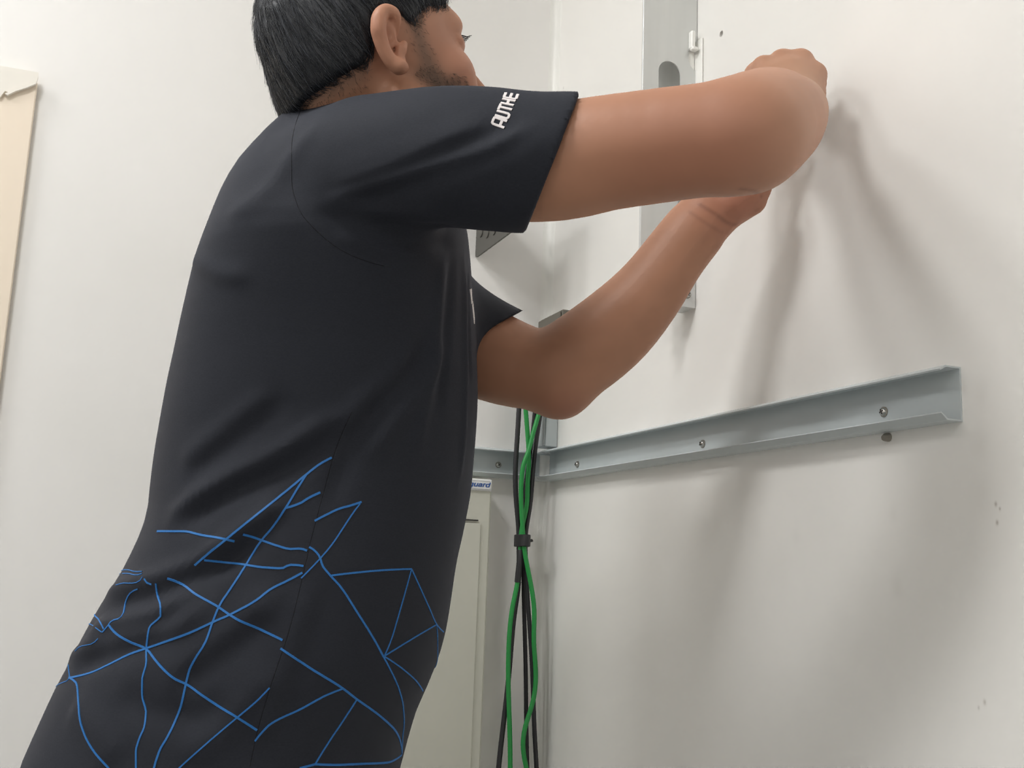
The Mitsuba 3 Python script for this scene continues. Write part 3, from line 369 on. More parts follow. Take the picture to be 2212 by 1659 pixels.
[-0.0518,-0.0525,1.1237],[-0.0515,-0.0525,1.0942],[-0.0457,-0.0525,1.0264],[-0.0375,-0.0525,0.9565],[-0.0309,-0.0525,0.8867],[-0.0276,-0.0525,0.8409],[-0.0236,-0.0525,0.7954],[-0.02,-0.0525,0.76],[0.0,-0.0525,0.45],
[0.008,-0.0625,0.012]]]],"tie":[-0.0578,-0.0525,1.1101],"sleeve":[[-0.0617,-0.0555,1.0952],[-0.0622,-0.0556,1.0754],[-0.0646,-0.0557,1.044]],"hairline_px":[[0.0206,0.01327],[0.01568,0.0224],[0.00613,0.03343],[-0.00433,0.03426],
[-0.01189,0.03611],[-0.01803,0.02892],[-0.02041,0.01241],[-0.02396,-0.00183],[-0.03309,-0.01179],[-0.04826,-0.01732],[-0.0575,-0.01914],[-0.06778,-0.02302],[-0.07506,-0.02371],[-0.08187,-0.02687]],"hairline":[[0.0841,0.07104],
[0.06678,0.04822],[0.04387,0.0398],[0.03076,0.03166],[0.02235,0.0233],[0.01568,0.0224],[0.00613,0.03343],[-0.00433,0.03426],[-0.01189,0.03611],[-0.01803,0.02892],[-0.02041,0.01241],[-0.02396,-0.00183],[-0.03309,-0.01179],
[-0.04826,-0.01732],[-0.0575,-0.01914],[-0.06778,-0.02302],[-0.07506,-0.02371],[-0.08187,-0.02687],[-0.16,-0.03687],[-0.16,0.2],[0.1,0.2]],"hair_lumps":[[[-0.004,0.046,0],[0.1,0.098,0.0815],0.0],[[-0.036,0.002,0],
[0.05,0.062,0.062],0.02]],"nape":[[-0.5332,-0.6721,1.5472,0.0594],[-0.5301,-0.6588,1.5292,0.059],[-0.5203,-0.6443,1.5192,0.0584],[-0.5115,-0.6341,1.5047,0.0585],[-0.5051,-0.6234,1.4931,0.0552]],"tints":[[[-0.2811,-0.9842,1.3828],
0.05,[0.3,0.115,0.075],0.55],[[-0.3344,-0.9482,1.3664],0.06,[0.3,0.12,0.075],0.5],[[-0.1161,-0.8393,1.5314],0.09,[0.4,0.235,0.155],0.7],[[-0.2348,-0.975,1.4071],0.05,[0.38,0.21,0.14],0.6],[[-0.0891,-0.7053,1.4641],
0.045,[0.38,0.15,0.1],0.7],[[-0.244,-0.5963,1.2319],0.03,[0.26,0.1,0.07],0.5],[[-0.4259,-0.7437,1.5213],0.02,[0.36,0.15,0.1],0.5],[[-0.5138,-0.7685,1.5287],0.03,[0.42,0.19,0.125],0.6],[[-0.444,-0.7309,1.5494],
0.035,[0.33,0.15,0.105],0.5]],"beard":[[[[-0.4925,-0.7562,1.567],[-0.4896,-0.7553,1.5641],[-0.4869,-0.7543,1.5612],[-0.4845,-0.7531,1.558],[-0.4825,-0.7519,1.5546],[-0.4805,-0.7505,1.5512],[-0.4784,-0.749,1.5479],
[-0.4763,-0.7474,1.5447],[-0.4741,-0.7458,1.5414],[-0.4719,-0.7442,1.5382],[-0.4696,-0.7429,1.5349],[-0.4674,-0.7418,1.5315],[-0.4651,-0.741,1.528],[-0.4628,-0.7402,1.5244],[-0.4606,-0.7395,1.5209],[-0.4583,-0.7388,1.5173],
[-0.4559,-0.7381,1.5139],[-0.4534,-0.7373,1.5104],[-0.4508,-0.7364,1.5071]],0.0095,[0.12,0.078,0.058],0.7124999999999999],[[[-0.4679,-0.7376,1.5169],[-0.4638,-0.7376,1.5159],[-0.4597,-0.7378,1.5147],[-0.4557,-0.738,1.5135],
[-0.4516,-0.7381,1.5122],[-0.4475,-0.7381,1.511],[-0.4433,-0.7378,1.5099],[-0.439,-0.7374,1.509],[-0.4346,-0.7367,1.5082]],0.009,[0.12,0.078,0.058],0.6649999999999999],[[[-0.4358,-0.7392,1.5139],[-0.4316,-0.7378,1.5119],
[-0.4273,-0.736,1.5101]],0.009,[0.12,0.078,0.058],0.5225],[[[-0.5742,-0.6758,1.4848],[-0.5721,-0.6845,1.4842],[-0.5698,-0.6922,1.4839],[-0.5673,-0.699,1.4839],[-0.5647,-0.705,1.4842],[-0.5619,-0.7102,1.4847],
[-0.559,-0.7149,1.4852],[-0.5559,-0.719,1.486],[-0.5527,-0.7228,1.4868],[-0.5495,-0.7261,1.4879],[-0.5463,-0.7291,1.4893],[-0.5432,-0.7318,1.491],[-0.54,-0.7341,1.4928],[-0.5368,-0.7362,1.4949],[-0.5335,-0.738,1.4972],
[-0.5303,-0.7395,1.4996]],0.01,[0.12,0.078,0.058],0.57],[[[-0.5021,-0.758,1.5692],[-0.4981,-0.7574,1.569],[-0.494,-0.7566,1.5688],[-0.49,-0.7556,1.5686],[-0.4866,-0.7546,1.5669],[-0.4832,-0.7534,1.5653],[-0.4797,-0.7521,1.5638]],
0.006,[0.12,0.078,0.058],0.475]],"print_lines":[[0.00218,[[-0.5245,-0.7085,1.1499],[-0.5277,-0.7082,1.148],[-0.5307,-0.7077,1.1461],[-0.5336,-0.707,1.144],[-0.5364,-0.7063,1.1418],[-0.539,-0.7056,1.1394],[-0.5416,-0.7049,1.137],
[-0.5441,-0.7041,1.1345],[-0.5467,-0.7032,1.1321],[-0.5492,-0.7024,1.1297],[-0.5517,-0.7015,1.1272],[-0.5541,-0.7007,1.1247],[-0.5566,-0.6998,1.1223],[-0.5591,-0.6991,1.1198],[-0.5617,-0.6985,1.1174],[-0.5642,-0.6979,1.115],
[-0.5668,-0.6977,1.1125],[-0.5695,-0.6978,1.11],[-0.5721,-0.698,1.1076],[-0.5748,-0.6984,1.1051],[-0.5775,-0.6985,1.1027],[-0.58,-0.6982,1.1003],[-0.5826,-0.6978,1.0979],[-0.5851,-0.6973,1.0956],[-0.5876,-0.6966,1.0932],
[-0.5901,-0.6959,1.0909],[-0.5926,-0.6947,1.0886],[-0.595,-0.6936,1.0863],[-0.5974,-0.6925,1.0839],[-0.5998,-0.691,1.0816],[-0.6021,-0.6896,1.0793],[-0.6045,-0.6883,1.0769],[-0.6069,-0.687,1.0745],[-0.6092,-0.6856,1.0722],
[-0.6116,-0.6843,1.0699],[-0.614,-0.683,1.0676],[-0.6164,-0.6815,1.0653],[-0.6187,-0.6796,1.063],[-0.6209,-0.6776,1.0606],[-0.6231,-0.6755,1.0582],[-0.6254,-0.6736,1.0558],[-0.6276,-0.6718,1.0534],[-0.6298,-0.6701,1.0509]]],
[0.00204,[[-0.5448,-0.7038,1.1338],[-0.5466,-0.7035,1.1307],[-0.5482,-0.703,1.1275],[-0.5499,-0.7026,1.1243],[-0.5516,-0.7021,1.1211],[-0.5532,-0.7016,1.1179],[-0.5547,-0.7012,1.1147],[-0.5563,-0.7009,1.1115],
[-0.5579,-0.7007,1.1083],[-0.5596,-0.7005,1.1051],[-0.5613,-0.7002,1.102],[-0.5629,-0.6994,1.0989],[-0.5644,-0.6983,1.0958],[-0.566,-0.697,1.0927],[-0.5677,-0.6958,1.0897],[-0.5694,-0.695,1.0867],[-0.5713,-0.6942,1.0838],
[-0.5733,-0.6934,1.081],[-0.5753,-0.6925,1.0782],[-0.5772,-0.6915,1.0753],[-0.5789,-0.6906,1.0723],[-0.5805,-0.6897,1.0693],[-0.582,-0.6892,1.0662],[-0.5836,-0.6889,1.063],[-0.5852,-0.689,1.0599],[-0.5868,-0.6891,1.0567],
[-0.5884,-0.6893,1.0536],[-0.5901,-0.6894,1.0505],[-0.5918,-0.6894,1.0475],[-0.5934,-0.6893,1.0444],[-0.5951,-0.6891,1.0414],[-0.5968,-0.6889,1.0384],[-0.5984,-0.6886,1.0354],[-0.6001,-0.6883,1.0324],[-0.6018,-0.688,1.0294],
[-0.6035,-0.6877,1.0264],[-0.6053,-0.6876,1.0235],[-0.6069,-0.6876,1.0205],[-0.6083,-0.6876,1.0174],[-0.6096,-0.6877,1.0143],[-0.6106,-0.6876,1.0111],[-0.6116,-0.6875,1.0078],[-0.6125,-0.6874,1.0045],[-0.6134,-0.6874,1.0012],
[-0.6142,-0.6875,0.9979],[-0.615,-0.6876,0.9946],[-0.6159,-0.6878,0.9913],[-0.6169,-0.6877,0.9881],[-0.6182,-0.6874,0.9851],[-0.6196,-0.6868,0.9821],[-0.6212,-0.6861,0.9792],[-0.6228,-0.6852,0.9762],[-0.6242,-0.6844,0.9732],
[-0.6255,-0.6834,0.9701],[-0.6267,-0.6823,0.967],[-0.6277,-0.6812,0.9638],[-0.6283,-0.6805,0.9605],[-0.6288,-0.68,0.9571],[-0.6293,-0.6798,0.9538],[-0.6297,-0.6798,0.9504],[-0.6301,-0.6798,0.9471],[-0.6305,-0.6797,0.9437],
[-0.6308,-0.6793,0.9404],[-0.6312,-0.6785,0.937],[-0.6316,-0.6774,0.9336],[-0.6323,-0.6764,0.9303],[-0.6331,-0.6757,0.927],[-0.6341,-0.6754,0.9239],[-0.6351,-0.6754,0.9208],[-0.6362,-0.6757,0.9178],[-0.6374,-0.676,0.9148],
[-0.6387,-0.6762,0.9119],[-0.64,-0.6763,0.9089],[-0.6414,-0.6761,0.906],[-0.6429,-0.6757,0.9032],[-0.6443,-0.6752,0.9003],[-0.6454,-0.6749,0.8973],[-0.6462,-0.6746,0.8942],[-0.647,-0.6744,0.891],[-0.6477,-0.6742,0.8878],
[-0.6482,-0.6741,0.8846],[-0.6488,-0.674,0.8814],[-0.6492,-0.6739,0.8782],[-0.6497,-0.6738,0.875],[-0.65,-0.6738,0.8718],[-0.6504,-0.6737,0.8685],[-0.6506,-0.6736,0.8653]]],[0.00228,[[-0.5323,-0.7072,1.1184],
[-0.5356,-0.7067,1.1167],[-0.5387,-0.7061,1.115],[-0.5418,-0.7053,1.1131],[-0.5446,-0.7045,1.111],[-0.5474,-0.7037,1.1088],[-0.5505,-0.7028,1.1072],[-0.5536,-0.7019,1.1058],[-0.5569,-0.7011,1.1045],[-0.5604,-0.7004,1.1035]]],
[0.00229,[[-0.6595,-0.6171,1.0802],[-0.6564,-0.624,1.0802],[-0.6533,-0.6303,1.0802],[-0.6503,-0.6357,1.0802],[-0.6471,-0.6398,1.0802],[-0.6439,-0.6433,1.0803],[-0.6407,-0.6465,1.0803],[-0.6376,-0.6498,1.0802],
[-0.6344,-0.6535,1.0797],[-0.6314,-0.6574,1.0788],[-0.6283,-0.6612,1.078],[-0.6252,-0.6647,1.0773],[-0.6221,-0.668,1.0767],[-0.619,-0.6718,1.0762],[-0.6161,-0.6763,1.0757],[-0.6132,-0.681,1.0751],[-0.6102,-0.6848,1.0746],
[-0.607,-0.6868,1.074],[-0.6036,-0.6874,1.0734],[-0.6002,-0.6873,1.0728]]],[0.00217,[[-0.5941,-0.6915,1.0789],[-0.5905,-0.6911,1.0783],[-0.5869,-0.6904,1.0776],[-0.5834,-0.6901,1.0766],[-0.5799,-0.6904,1.0755],
[-0.5767,-0.6917,1.0744],[-0.5736,-0.6941,1.0732],[-0.5705,-0.6964,1.0721],[-0.5674,-0.6983,1.071],[-0.5641,-0.6999,1.0701],[-0.5608,-0.7013,1.0691],[-0.5575,-0.7026,1.0683],[-0.5541,-0.7037,1.068],[-0.5507,-0.7047,1.0683],
[-0.5472,-0.7057,1.0686],[-0.5438,-0.7066,1.0683],[-0.5404,-0.7074,1.0671]]],[0.00216,[[-0.6228,-0.6748,1.0557],[-0.6194,-0.6757,1.0555],[-0.6159,-0.6759,1.0553],[-0.6123,-0.6759,1.055],[-0.6087,-0.6757,1.0548],
[-0.6052,-0.6758,1.0545],[-0.6017,-0.6767,1.0542],[-0.5984,-0.6787,1.0539],[-0.5953,-0.6822,1.0536],[-0.5923,-0.6858,1.0533],[-0.5892,-0.689,1.0529],[-0.586,-0.6915,1.0525],[-0.5827,-0.6936,1.0521],[-0.5794,-0.6954,1.0517],
[-0.5761,-0.697,1.0514],[-0.5727,-0.6984,1.0513],[-0.5693,-0.6998,1.0512],[-0.5659,-0.701,1.0511],[-0.5625,-0.7022,1.0511],[-0.5593,-0.7033,1.0515],[-0.5563,-0.7041,1.0534],[-0.5531,-0.705,1.0544],[-0.5497,-0.7059,1.0544],
[-0.5462,-0.7068,1.0543],[-0.5426,-0.7077,1.0537]]],[0.00211,[[-0.4957,-0.7116,1.1121],[-0.4992,-0.7116,1.1106],[-0.5028,-0.7115,1.1092],[-0.5063,-0.7112,1.1079],[-0.5099,-0.7108,1.1068],[-0.5134,-0.7104,1.1056],
[-0.5167,-0.71,1.1042],[-0.52,-0.7096,1.1025],[-0.5232,-0.7093,1.1006],[-0.5264,-0.7089,1.0988],[-0.5295,-0.7084,1.097],[-0.5326,-0.7079,1.0951],[-0.5356,-0.7072,1.0932]]],[0.00146,[[-0.4969,-0.7116,1.1105],
[-0.499,-0.7115,1.1075],[-0.5011,-0.7114,1.1044],[-0.503,-0.7113,1.1013],[-0.5049,-0.7112,1.0982],[-0.5068,-0.7111,1.095],[-0.5086,-0.7111,1.0918],[-0.5104,-0.711,1.0887],[-0.5122,-0.7109,1.0856],[-0.514,-0.7108,1.0824],
[-0.5158,-0.7107,1.0793],[-0.5177,-0.7107,1.0762],[-0.5197,-0.7106,1.0732],[-0.5217,-0.7105,1.0703],[-0.5238,-0.7103,1.0674],[-0.526,-0.7102,1.0646],[-0.5282,-0.71,1.0618],[-0.5304,-0.7098,1.0591],[-0.5327,-0.7096,1.0564],
[-0.5349,-0.7093,1.0537],[-0.5372,-0.709,1.0511],[-0.5395,-0.7086,1.0484],[-0.5418,-0.7083,1.0458],[-0.5441,-0.708,1.0433]]],[0.0021,[[-0.5389,-0.7076,1.0704],[-0.5354,-0.7084,1.0685],[-0.5325,-0.7091,1.0661],
[-0.5303,-0.7096,1.0635],[-0.5287,-0.71,1.0606],[-0.5276,-0.7103,1.057],[-0.5261,-0.7106,1.0539],[-0.5237,-0.7109,1.0511],[-0.5211,-0.7112,1.0484],[-0.5186,-0.7113,1.0458],[-0.5159,-0.7113,1.0433],[-0.5132,-0.7113,1.0408],
[-0.5105,-0.7112,1.0382],[-0.5081,-0.7111,1.0354],[-0.5057,-0.7109,1.0326],[-0.5034,-0.7106,1.0297],[-0.5012,-0.7103,1.0267],[-0.4989,-0.71,1.0237],[-0.4966,-0.7095,1.0207],[-0.4943,-0.709,1.0176],[-0.492,-0.7083,1.0147],
[-0.4896,-0.7076,1.0117],[-0.4871,-0.7068,1.0086],[-0.4847,-0.7059,1.0056],[-0.4822,-0.7049,1.0026],[-0.4797,-0.7038,0.9995],[-0.4773,-0.7026,0.9964],[-0.4748,-0.7014,0.9933],[-0.4723,-0.7001,0.9901],[-0.4699,-0.6986,0.9869],
[-0.4674,-0.697,0.9836],[-0.465,-0.6954,0.9803],[-0.4625,-0.6936,0.9769]]],[0.00166,[[-0.4625,-0.6936,0.9769],[-0.4598,-0.6915,0.9736],[-0.457,-0.6891,0.9701],[-0.4542,-0.6864,0.9666],[-0.4514,-0.6836,0.9631],
[-0.4485,-0.6805,0.9595],[-0.4455,-0.677,0.9557],[-0.4424,-0.6729,0.9519],[-0.4394,-0.6686,0.948],[-0.4366,-0.6642,0.9439],[-0.4337,-0.6592,0.9397],[-0.4307,-0.6537,0.9354],[-0.4279,-0.6481,0.931],[-0.4255,-0.6426,0.9265],
[-0.4231,-0.6368,0.9219],[-0.4206,-0.6305,0.9172],[-0.4181,-0.6238,0.9124],[-0.4161,-0.618,0.9077],[-0.4149,-0.6135,0.9032],[-0.4139,-0.6092,0.8986],[-0.4127,-0.6044,0.894],[-0.4107,-0.598,0.889],[-0.4082,-0.5902,0.8838],
[-0.4052,-0.5809,0.8783],[-0.4016,-0.5697,0.8724]]],[0.00185,[[-0.5199,-0.7112,1.0463],[-0.5164,-0.7114,1.0469],[-0.5128,-0.7115,1.0475],[-0.5092,-0.7115,1.048],[-0.5056,-0.7113,1.0486],[-0.5019,-0.7111,1.0491],
[-0.4982,-0.7108,1.0496],[-0.4944,-0.7103,1.0501],[-0.4906,-0.7097,1.0506],[-0.4867,-0.709,1.0511],[-0.4828,-0.7082,1.0516],[-0.4788,-0.7072,1.052],[-0.4748,-0.7061,1.0524],[-0.4707,-0.7048,1.0529],[-0.4665,-0.7033,1.0532],
[-0.4622,-0.7017,1.0536],[-0.4579,-0.6999,1.0539],[-0.4534,-0.6978,1.0542],[-0.4489,-0.6955,1.0546],[-0.4442,-0.6929,1.0548],[-0.4394,-0.69,1.0551]]],[0.00132,[[-0.4394,-0.69,1.0551],[-0.4402,-0.6902,1.0514],
[-0.4411,-0.6904,1.0478],[-0.442,-0.6906,1.0441],[-0.4429,-0.6909,1.0405],[-0.4439,-0.6911,1.0369],[-0.4448,-0.6914,1.0333],[-0.4457,-0.6917,1.0296],[-0.4467,-0.6919,1.0261],[-0.4476,-0.6922,1.0225],[-0.4486,-0.6924,1.0189],
[-0.4495,-0.6925,1.0153],[-0.4504,-0.6926,1.0118],[-0.4513,-0.6927,1.0082],[-0.4522,-0.6927,1.0047],[-0.453,-0.6926,1.0011],[-0.4539,-0.6926,0.9976],[-0.4549,-0.6926,0.9941],[-0.456,-0.6926,0.9907],[-0.4572,-0.6927,0.9873],
[-0.4585,-0.6928,0.9839],[-0.4599,-0.6929,0.9806],[-0.4614,-0.6931,0.9773]]],[0.00157,[[-0.4394,-0.69,1.0551],[-0.4369,-0.688,1.0517],[-0.4343,-0.686,1.0484],[-0.4318,-0.6837,1.0449],[-0.4291,-0.6814,1.0415],
[-0.4265,-0.679,1.0381],[-0.4238,-0.6764,1.0346],[-0.421,-0.6736,1.0311],[-0.4182,-0.6707,1.0276],[-0.4153,-0.6676,1.024],[-0.4122,-0.664,1.0204],[-0.409,-0.6601,1.0168],[-0.4058,-0.6557,1.013],[-0.4024,-0.6509,1.0092],
[-0.3984,-0.6449,1.0054],[-0.3931,-0.6365,1.0018],[-0.3858,-0.6237,0.9982],[-0.3746,-0.6014,0.9943]]],[0.00144,[[-0.3957,-0.6406,1.0034],[-0.4018,-0.6485,1.0018],[-0.4074,-0.655,1.0001],[-0.4126,-0.6605,0.9984],
[-0.4175,-0.6652,0.9967],[-0.4222,-0.6694,0.995],[-0.4267,-0.6731,0.9933],[-0.431,-0.6763,0.9915],[-0.4351,-0.6792,0.9897],[-0.4391,-0.6817,0.988],[-0.443,-0.684,0.9862],[-0.4468,-0.6861,0.9844],[-0.4506,-0.6881,0.9826],
[-0.4543,-0.6899,0.9808],[-0.4579,-0.6915,0.979],[-0.4614,-0.6931,0.9773]]],[0.00124,[[-0.3955,-0.6402,1.0028],[-0.3935,-0.6361,0.9985],[-0.3914,-0.6319,0.9942],[-0.3895,-0.6273,0.9899],[-0.3875,-0.6223,0.9855],
[-0.3854,-0.6168,0.981],[-0.3829,-0.6102,0.9763],[-0.3791,-0.5998,0.9714],[-0.3734,-0.583,0.9659],[-0.3674,-0.5631,0.9602],[-0.3674,-0.5587,0.9557]]],[0.00155,[[-0.4614,-0.693,0.9769],[-0.4573,-0.6904,0.9749],
[-0.4531,-0.6875,0.9728],[-0.4489,-0.6842,0.9706],[-0.4445,-0.6806,0.9682],[-0.4401,-0.6765,0.9658],[-0.4356,-0.672,0.9632],[-0.4308,-0.6669,0.9604],[-0.4258,-0.6608,0.9575],[-0.4204,-0.6534,0.9543],[-0.4147,-0.6448,0.9508],
[-0.4087,-0.6344,0.9468],[-0.4019,-0.6208,0.9423],[-0.3925,-0.5991,0.9366]]],[0.00215,[[-0.5432,-0.7079,1.0481],[-0.5461,-0.7073,1.0463],[-0.549,-0.7067,1.0445],[-0.5519,-0.706,1.0427],[-0.5549,-0.7053,1.041],
[-0.5578,-0.7048,1.0393],[-0.5609,-0.7044,1.0377],[-0.5639,-0.7042,1.0361],[-0.5669,-0.704,1.0343],[-0.5697,-0.7039,1.0324],[-0.5723,-0.7038,1.0302],[-0.5749,-0.7037,1.0279],[-0.5774,-0.7034,1.0256],[-0.58,-0.7027,1.0235],
[-0.5826,-0.7015,1.0215],[-0.5852,-0.7002,1.0196],[-0.5879,-0.6989,1.0178],[-0.5907,-0.6975,1.0161],[-0.5934,-0.6962,1.0143],[-0.5962,-0.6949,1.0126],[-0.5989,-0.6936,1.0109],[-0.6018,-0.6923,1.0093],[-0.6046,-0.691,1.0078],
[-0.6076,-0.6896,1.0064],[-0.6105,-0.6883,1.0049],[-0.6133,-0.6872,1.0034],[-0.6162,-0.686,1.0018],[-0.619,-0.6848,1.0002],[-0.6219,-0.6836,0.9986],[-0.6247,-0.6823,0.997],[-0.6275,-0.681,0.9955],[-0.6304,-0.6797,0.994],
[-0.6333,-0.6782,0.9926],[-0.6362,-0.6765,0.9912],[-0.6391,-0.6744,0.9899],[-0.6419,-0.6718,0.9885],[-0.6448,-0.6691,0.9872],[-0.6476,-0.6662,0.9858],[-0.6504,-0.6631,0.9844],[-0.6533,-0.6604,0.983],[-0.6562,-0.658,0.9817],
[-0.6591,-0.6555,0.9803],[-0.662,-0.6528,0.979],[-0.6649,-0.6499,0.9776],[-0.6679,-0.6472,0.9763],[-0.6708,-0.6443,0.9749],[-0.6736,-0.6414,0.9734],[-0.6765,-0.6387,0.9717],[-0.6792,-0.636,0.97],[-0.6819,-0.6334,0.9681],
[-0.6847,-0.6308,0.9663],[-0.6874,-0.6281,0.9644],[-0.6902,-0.6252,0.9626],[-0.693,-0.6222,0.9608],[-0.6958,-0.6191,0.9589],[-0.6986,-0.6156,0.9571],[-0.7014,-0.6116,0.9554],[-0.7044,-0.6069,0.9538],[-0.7074,-0.6025,0.9524],
[-0.7105,-0.5982,0.9511],[-0.7137,-0.5935,0.9499],[-0.7169,-0.5876,0.9486],[-0.7201,-0.5785,0.9472]]],[0.00223,[[-0.6501,-0.6543,1.0387],[-0.6467,-0.6561,1.0378],[-0.6434,-0.6577,1.0367],[-0.6402,-0.6593,1.0354],
[-0.6372,-0.6617,1.0339],[-0.6345,-0.6652,1.032],[-0.632,-0.6697,1.0298],[-0.6294,-0.6732,1.0277],[-0.6266,-0.6757,1.0259],[-0.6236,-0.6781,1.0243],[-0.6207,-0.6805,1.0227],[-0.6177,-0.6828,1.0212],[-0.6147,-0.6847,1.0196],
[-0.6116,-0.6863,1.018],[-0.6087,-0.6877,1.0163],[-0.6058,-0.6892,1.0144],[-0.603,-0.6909,1.0125],[-0.6002,-0.6929,1.0106],[-0.5973,-0.695,1.0089],[-0.5944,-0.6969,1.0072],[-0.5914,-0.6981,1.0057],[-0.5881,-0.6986,1.0044],
[-0.5847,-0.6988,1.0031],[-0.5813,-0.6987,1.0019],[-0.5779,-0.6989,1.0006],[-0.5746,-0.6995,0.9993],[-0.5715,-0.7007,0.9979],[-0.5684,-0.7022,0.9965],[-0.5653,-0.7038,0.9951],[-0.5623,-0.7054,0.9937],[-0.5592,-0.7069,0.9923],
[-0.5561,-0.7082,0.9908]]],[0.00177,[[-0.6586,-0.6455,1.0343],[-0.6579,-0.6442,1.0307],[-0.657,-0.6434,1.0271],[-0.6561,-0.6439,1.0236],[-0.6551,-0.6484,1.0203],[-0.6543,-0.6566,1.0171],[-0.6539,-0.6602,1.0138],
[-0.6536,-0.6608,1.0101],[-0.6533,-0.6606,1.0068],[-0.6551,-0.6593,1.0041],[-0.6576,-0.6577,1.0015],[-0.66,-0.6559,0.9989],[-0.6613,-0.6553,0.9961],[-0.6617,-0.6554,0.9927],[-0.6619,-0.655,0.989],[-0.6619,-0.6539,0.9854],
[-0.6619,-0.653,0.9819],[-0.6618,-0.6531,0.9784],[-0.6616,-0.6546,0.975],[-0.6614,-0.6567,0.9716],[-0.6612,-0.6585,0.9683],[-0.6614,-0.6595,0.965],[-0.6621,-0.6597,0.9616],[-0.6628,-0.6596,0.9582],[-0.6633,-0.6596,0.9549],
[-0.6631,-0.6598,0.9515],[-0.6628,-0.6599,0.948],[-0.6625,-0.6598,0.9445],[-0.6621,-0.6596,0.9411],[-0.6614,-0.6598,0.9377],[-0.6602,-0.6605,0.9345],[-0.6589,-0.6614,0.9312],[-0.658,-0.6622,0.928],[-0.6579,-0.663,0.9247],
[-0.658,-0.6639,0.9214],[-0.6582,-0.6649,0.9181],[-0.6586,-0.6657,0.915],[-0.6596,-0.6661,0.9119],[-0.6608,-0.6661,0.9089],[-0.6618,-0.6661,0.9057],[-0.6625,-0.666,0.9025],[-0.6632,-0.6659,0.8993],[-0.6633,-0.666,0.896],
[-0.663,-0.6663,0.8927],[-0.6627,-0.6667,0.8894],[-0.6624,-0.667,0.8861],[-0.6621,-0.6674,0.8828],[-0.6618,-0.6678,0.8795],[-0.6614,-0.6682,0.8763],[-0.661,-0.6686,0.873],[-0.6605,-0.669,0.8697],[-0.66,-0.6693,0.8665],
[-0.6595,-0.6696,0.8632]]],[0.00212,[[-0.6928,-0.6191,0.9964],[-0.6906,-0.6225,0.9936],[-0.6882,-0.6262,0.9911],[-0.6857,-0.6303,0.9891],[-0.6829,-0.6342,0.9873],[-0.68,-0.6375,0.9858],[-0.6769,-0.6403,0.9844],
[-0.6738,-0.6428,0.983],[-0.6705,-0.6454,0.9819],[-0.6672,-0.6479,0.9809],[-0.6642,-0.6507,0.9797],[-0.6615,-0.6534,0.9782],[-0.6592,-0.6566,0.9761],[-0.6572,-0.66,0.9734],[-0.6551,-0.6631,0.9708],[-0.6529,-0.6659,0.9684],
[-0.6507,-0.6686,0.966],[-0.6484,-0.6713,0.9637],[-0.646,-0.6737,0.9615],[-0.6435,-0.6757,0.9594],[-0.6408,-0.6773,0.9574],[-0.6379,-0.6782,0.9556],[-0.6348,-0.6789,0.9542],[-0.6315,-0.6794,0.9529],[-0.6284,-0.6801,0.9514],
[-0.6255,-0.6809,0.9497],[-0.6227,-0.6822,0.9478],[-0.62,-0.6836,0.9459],[-0.6172,-0.685,0.944],[-0.6143,-0.6861,0.9422],[-0.6114,-0.6871,0.9404],[-0.6085,-0.6881,0.9386],[-0.6057,-0.6893,0.9369],[-0.6029,-0.6909,0.9352],
[-0.6001,-0.693,0.9336],[-0.5973,-0.6953,0.9321],[-0.5946,-0.6975,0.9306],[-0.5917,-0.6992,0.9291],[-0.5888,-0.7002,0.9274],[-0.5858,-0.7007,0.9256],[-0.5828,-0.7007,0.9238],[-0.5797,-0.7006,0.9219],[-0.5766,-0.7006,0.92],
[-0.5736,-0.7007,0.9181],[-0.5706,-0.7009,0.9163]]],[0.00186,[[-0.7202,-0.5777,0.9476],[-0.7168,-0.5898,0.9466],[-0.7141,-0.5976,0.9449],[-0.713,-0.6022,0.9425],[-0.7124,-0.6059,0.9395],[-0.7119,-0.6102,0.9363],
[-0.7114,-0.6154,0.9331],[-0.7109,-0.6197,0.93],[-0.7104,-0.6228,0.9269],[-0.7099,-0.6252,0.9237],[-0.7093,-0.6274,0.9205],[-0.7085,-0.6294,0.9174],[-0.7075,-0.6314,0.9142],[-0.7062,-0.6333,0.9111],[-0.7048,-0.6352,0.9081],
[-0.7034,-0.637,0.9052],[-0.7018,-0.639,0.9024],[-0.6999,-0.641,0.8996],[-0.698,-0.6433,0.897],[-0.6959,-0.6455,0.8944],[-0.6938,-0.6477,0.892],[-0.6916,-0.6502,0.8898],[-0.6892,-0.6522,0.8875],[-0.6868,-0.6537,0.8852],
[-0.6843,-0.655,0.8829],[-0.682,-0.6561,0.8804],[-0.6797,-0.6575,0.878],[-0.6775,-0.6592,0.8756],[-0.6752,-0.6608,0.8733],[-0.673,-0.6623,0.8709],[-0.6708,-0.6636,0.8684],[-0.6686,-0.6649,0.866]]],[0.00222,[[-0.5574,-0.708,0.984],
[-0.5545,-0.709,0.9822],[-0.5516,-0.7097,0.9803],[-0.5485,-0.7099,0.9784],[-0.5454,-0.7096,0.9765],[-0.5422,-0.709,0.9746],[-0.5389,-0.7084,0.9727],[-0.5357,-0.708,0.9708],[-0.5326,-0.7079,0.9689],[-0.5294,-0.7079,0.967],
[-0.5263,-0.7079,0.9652],[-0.523,-0.7078,0.9634],[-0.5197,-0.7074,0.9616],[-0.5164,-0.7068,0.9597],[-0.5129,-0.7061,0.9579],[-0.5095,-0.7052,0.956],[-0.506,-0.7041,0.954],[-0.5025,-0.7028,0.952],[-0.499,-0.7014,0.9498],
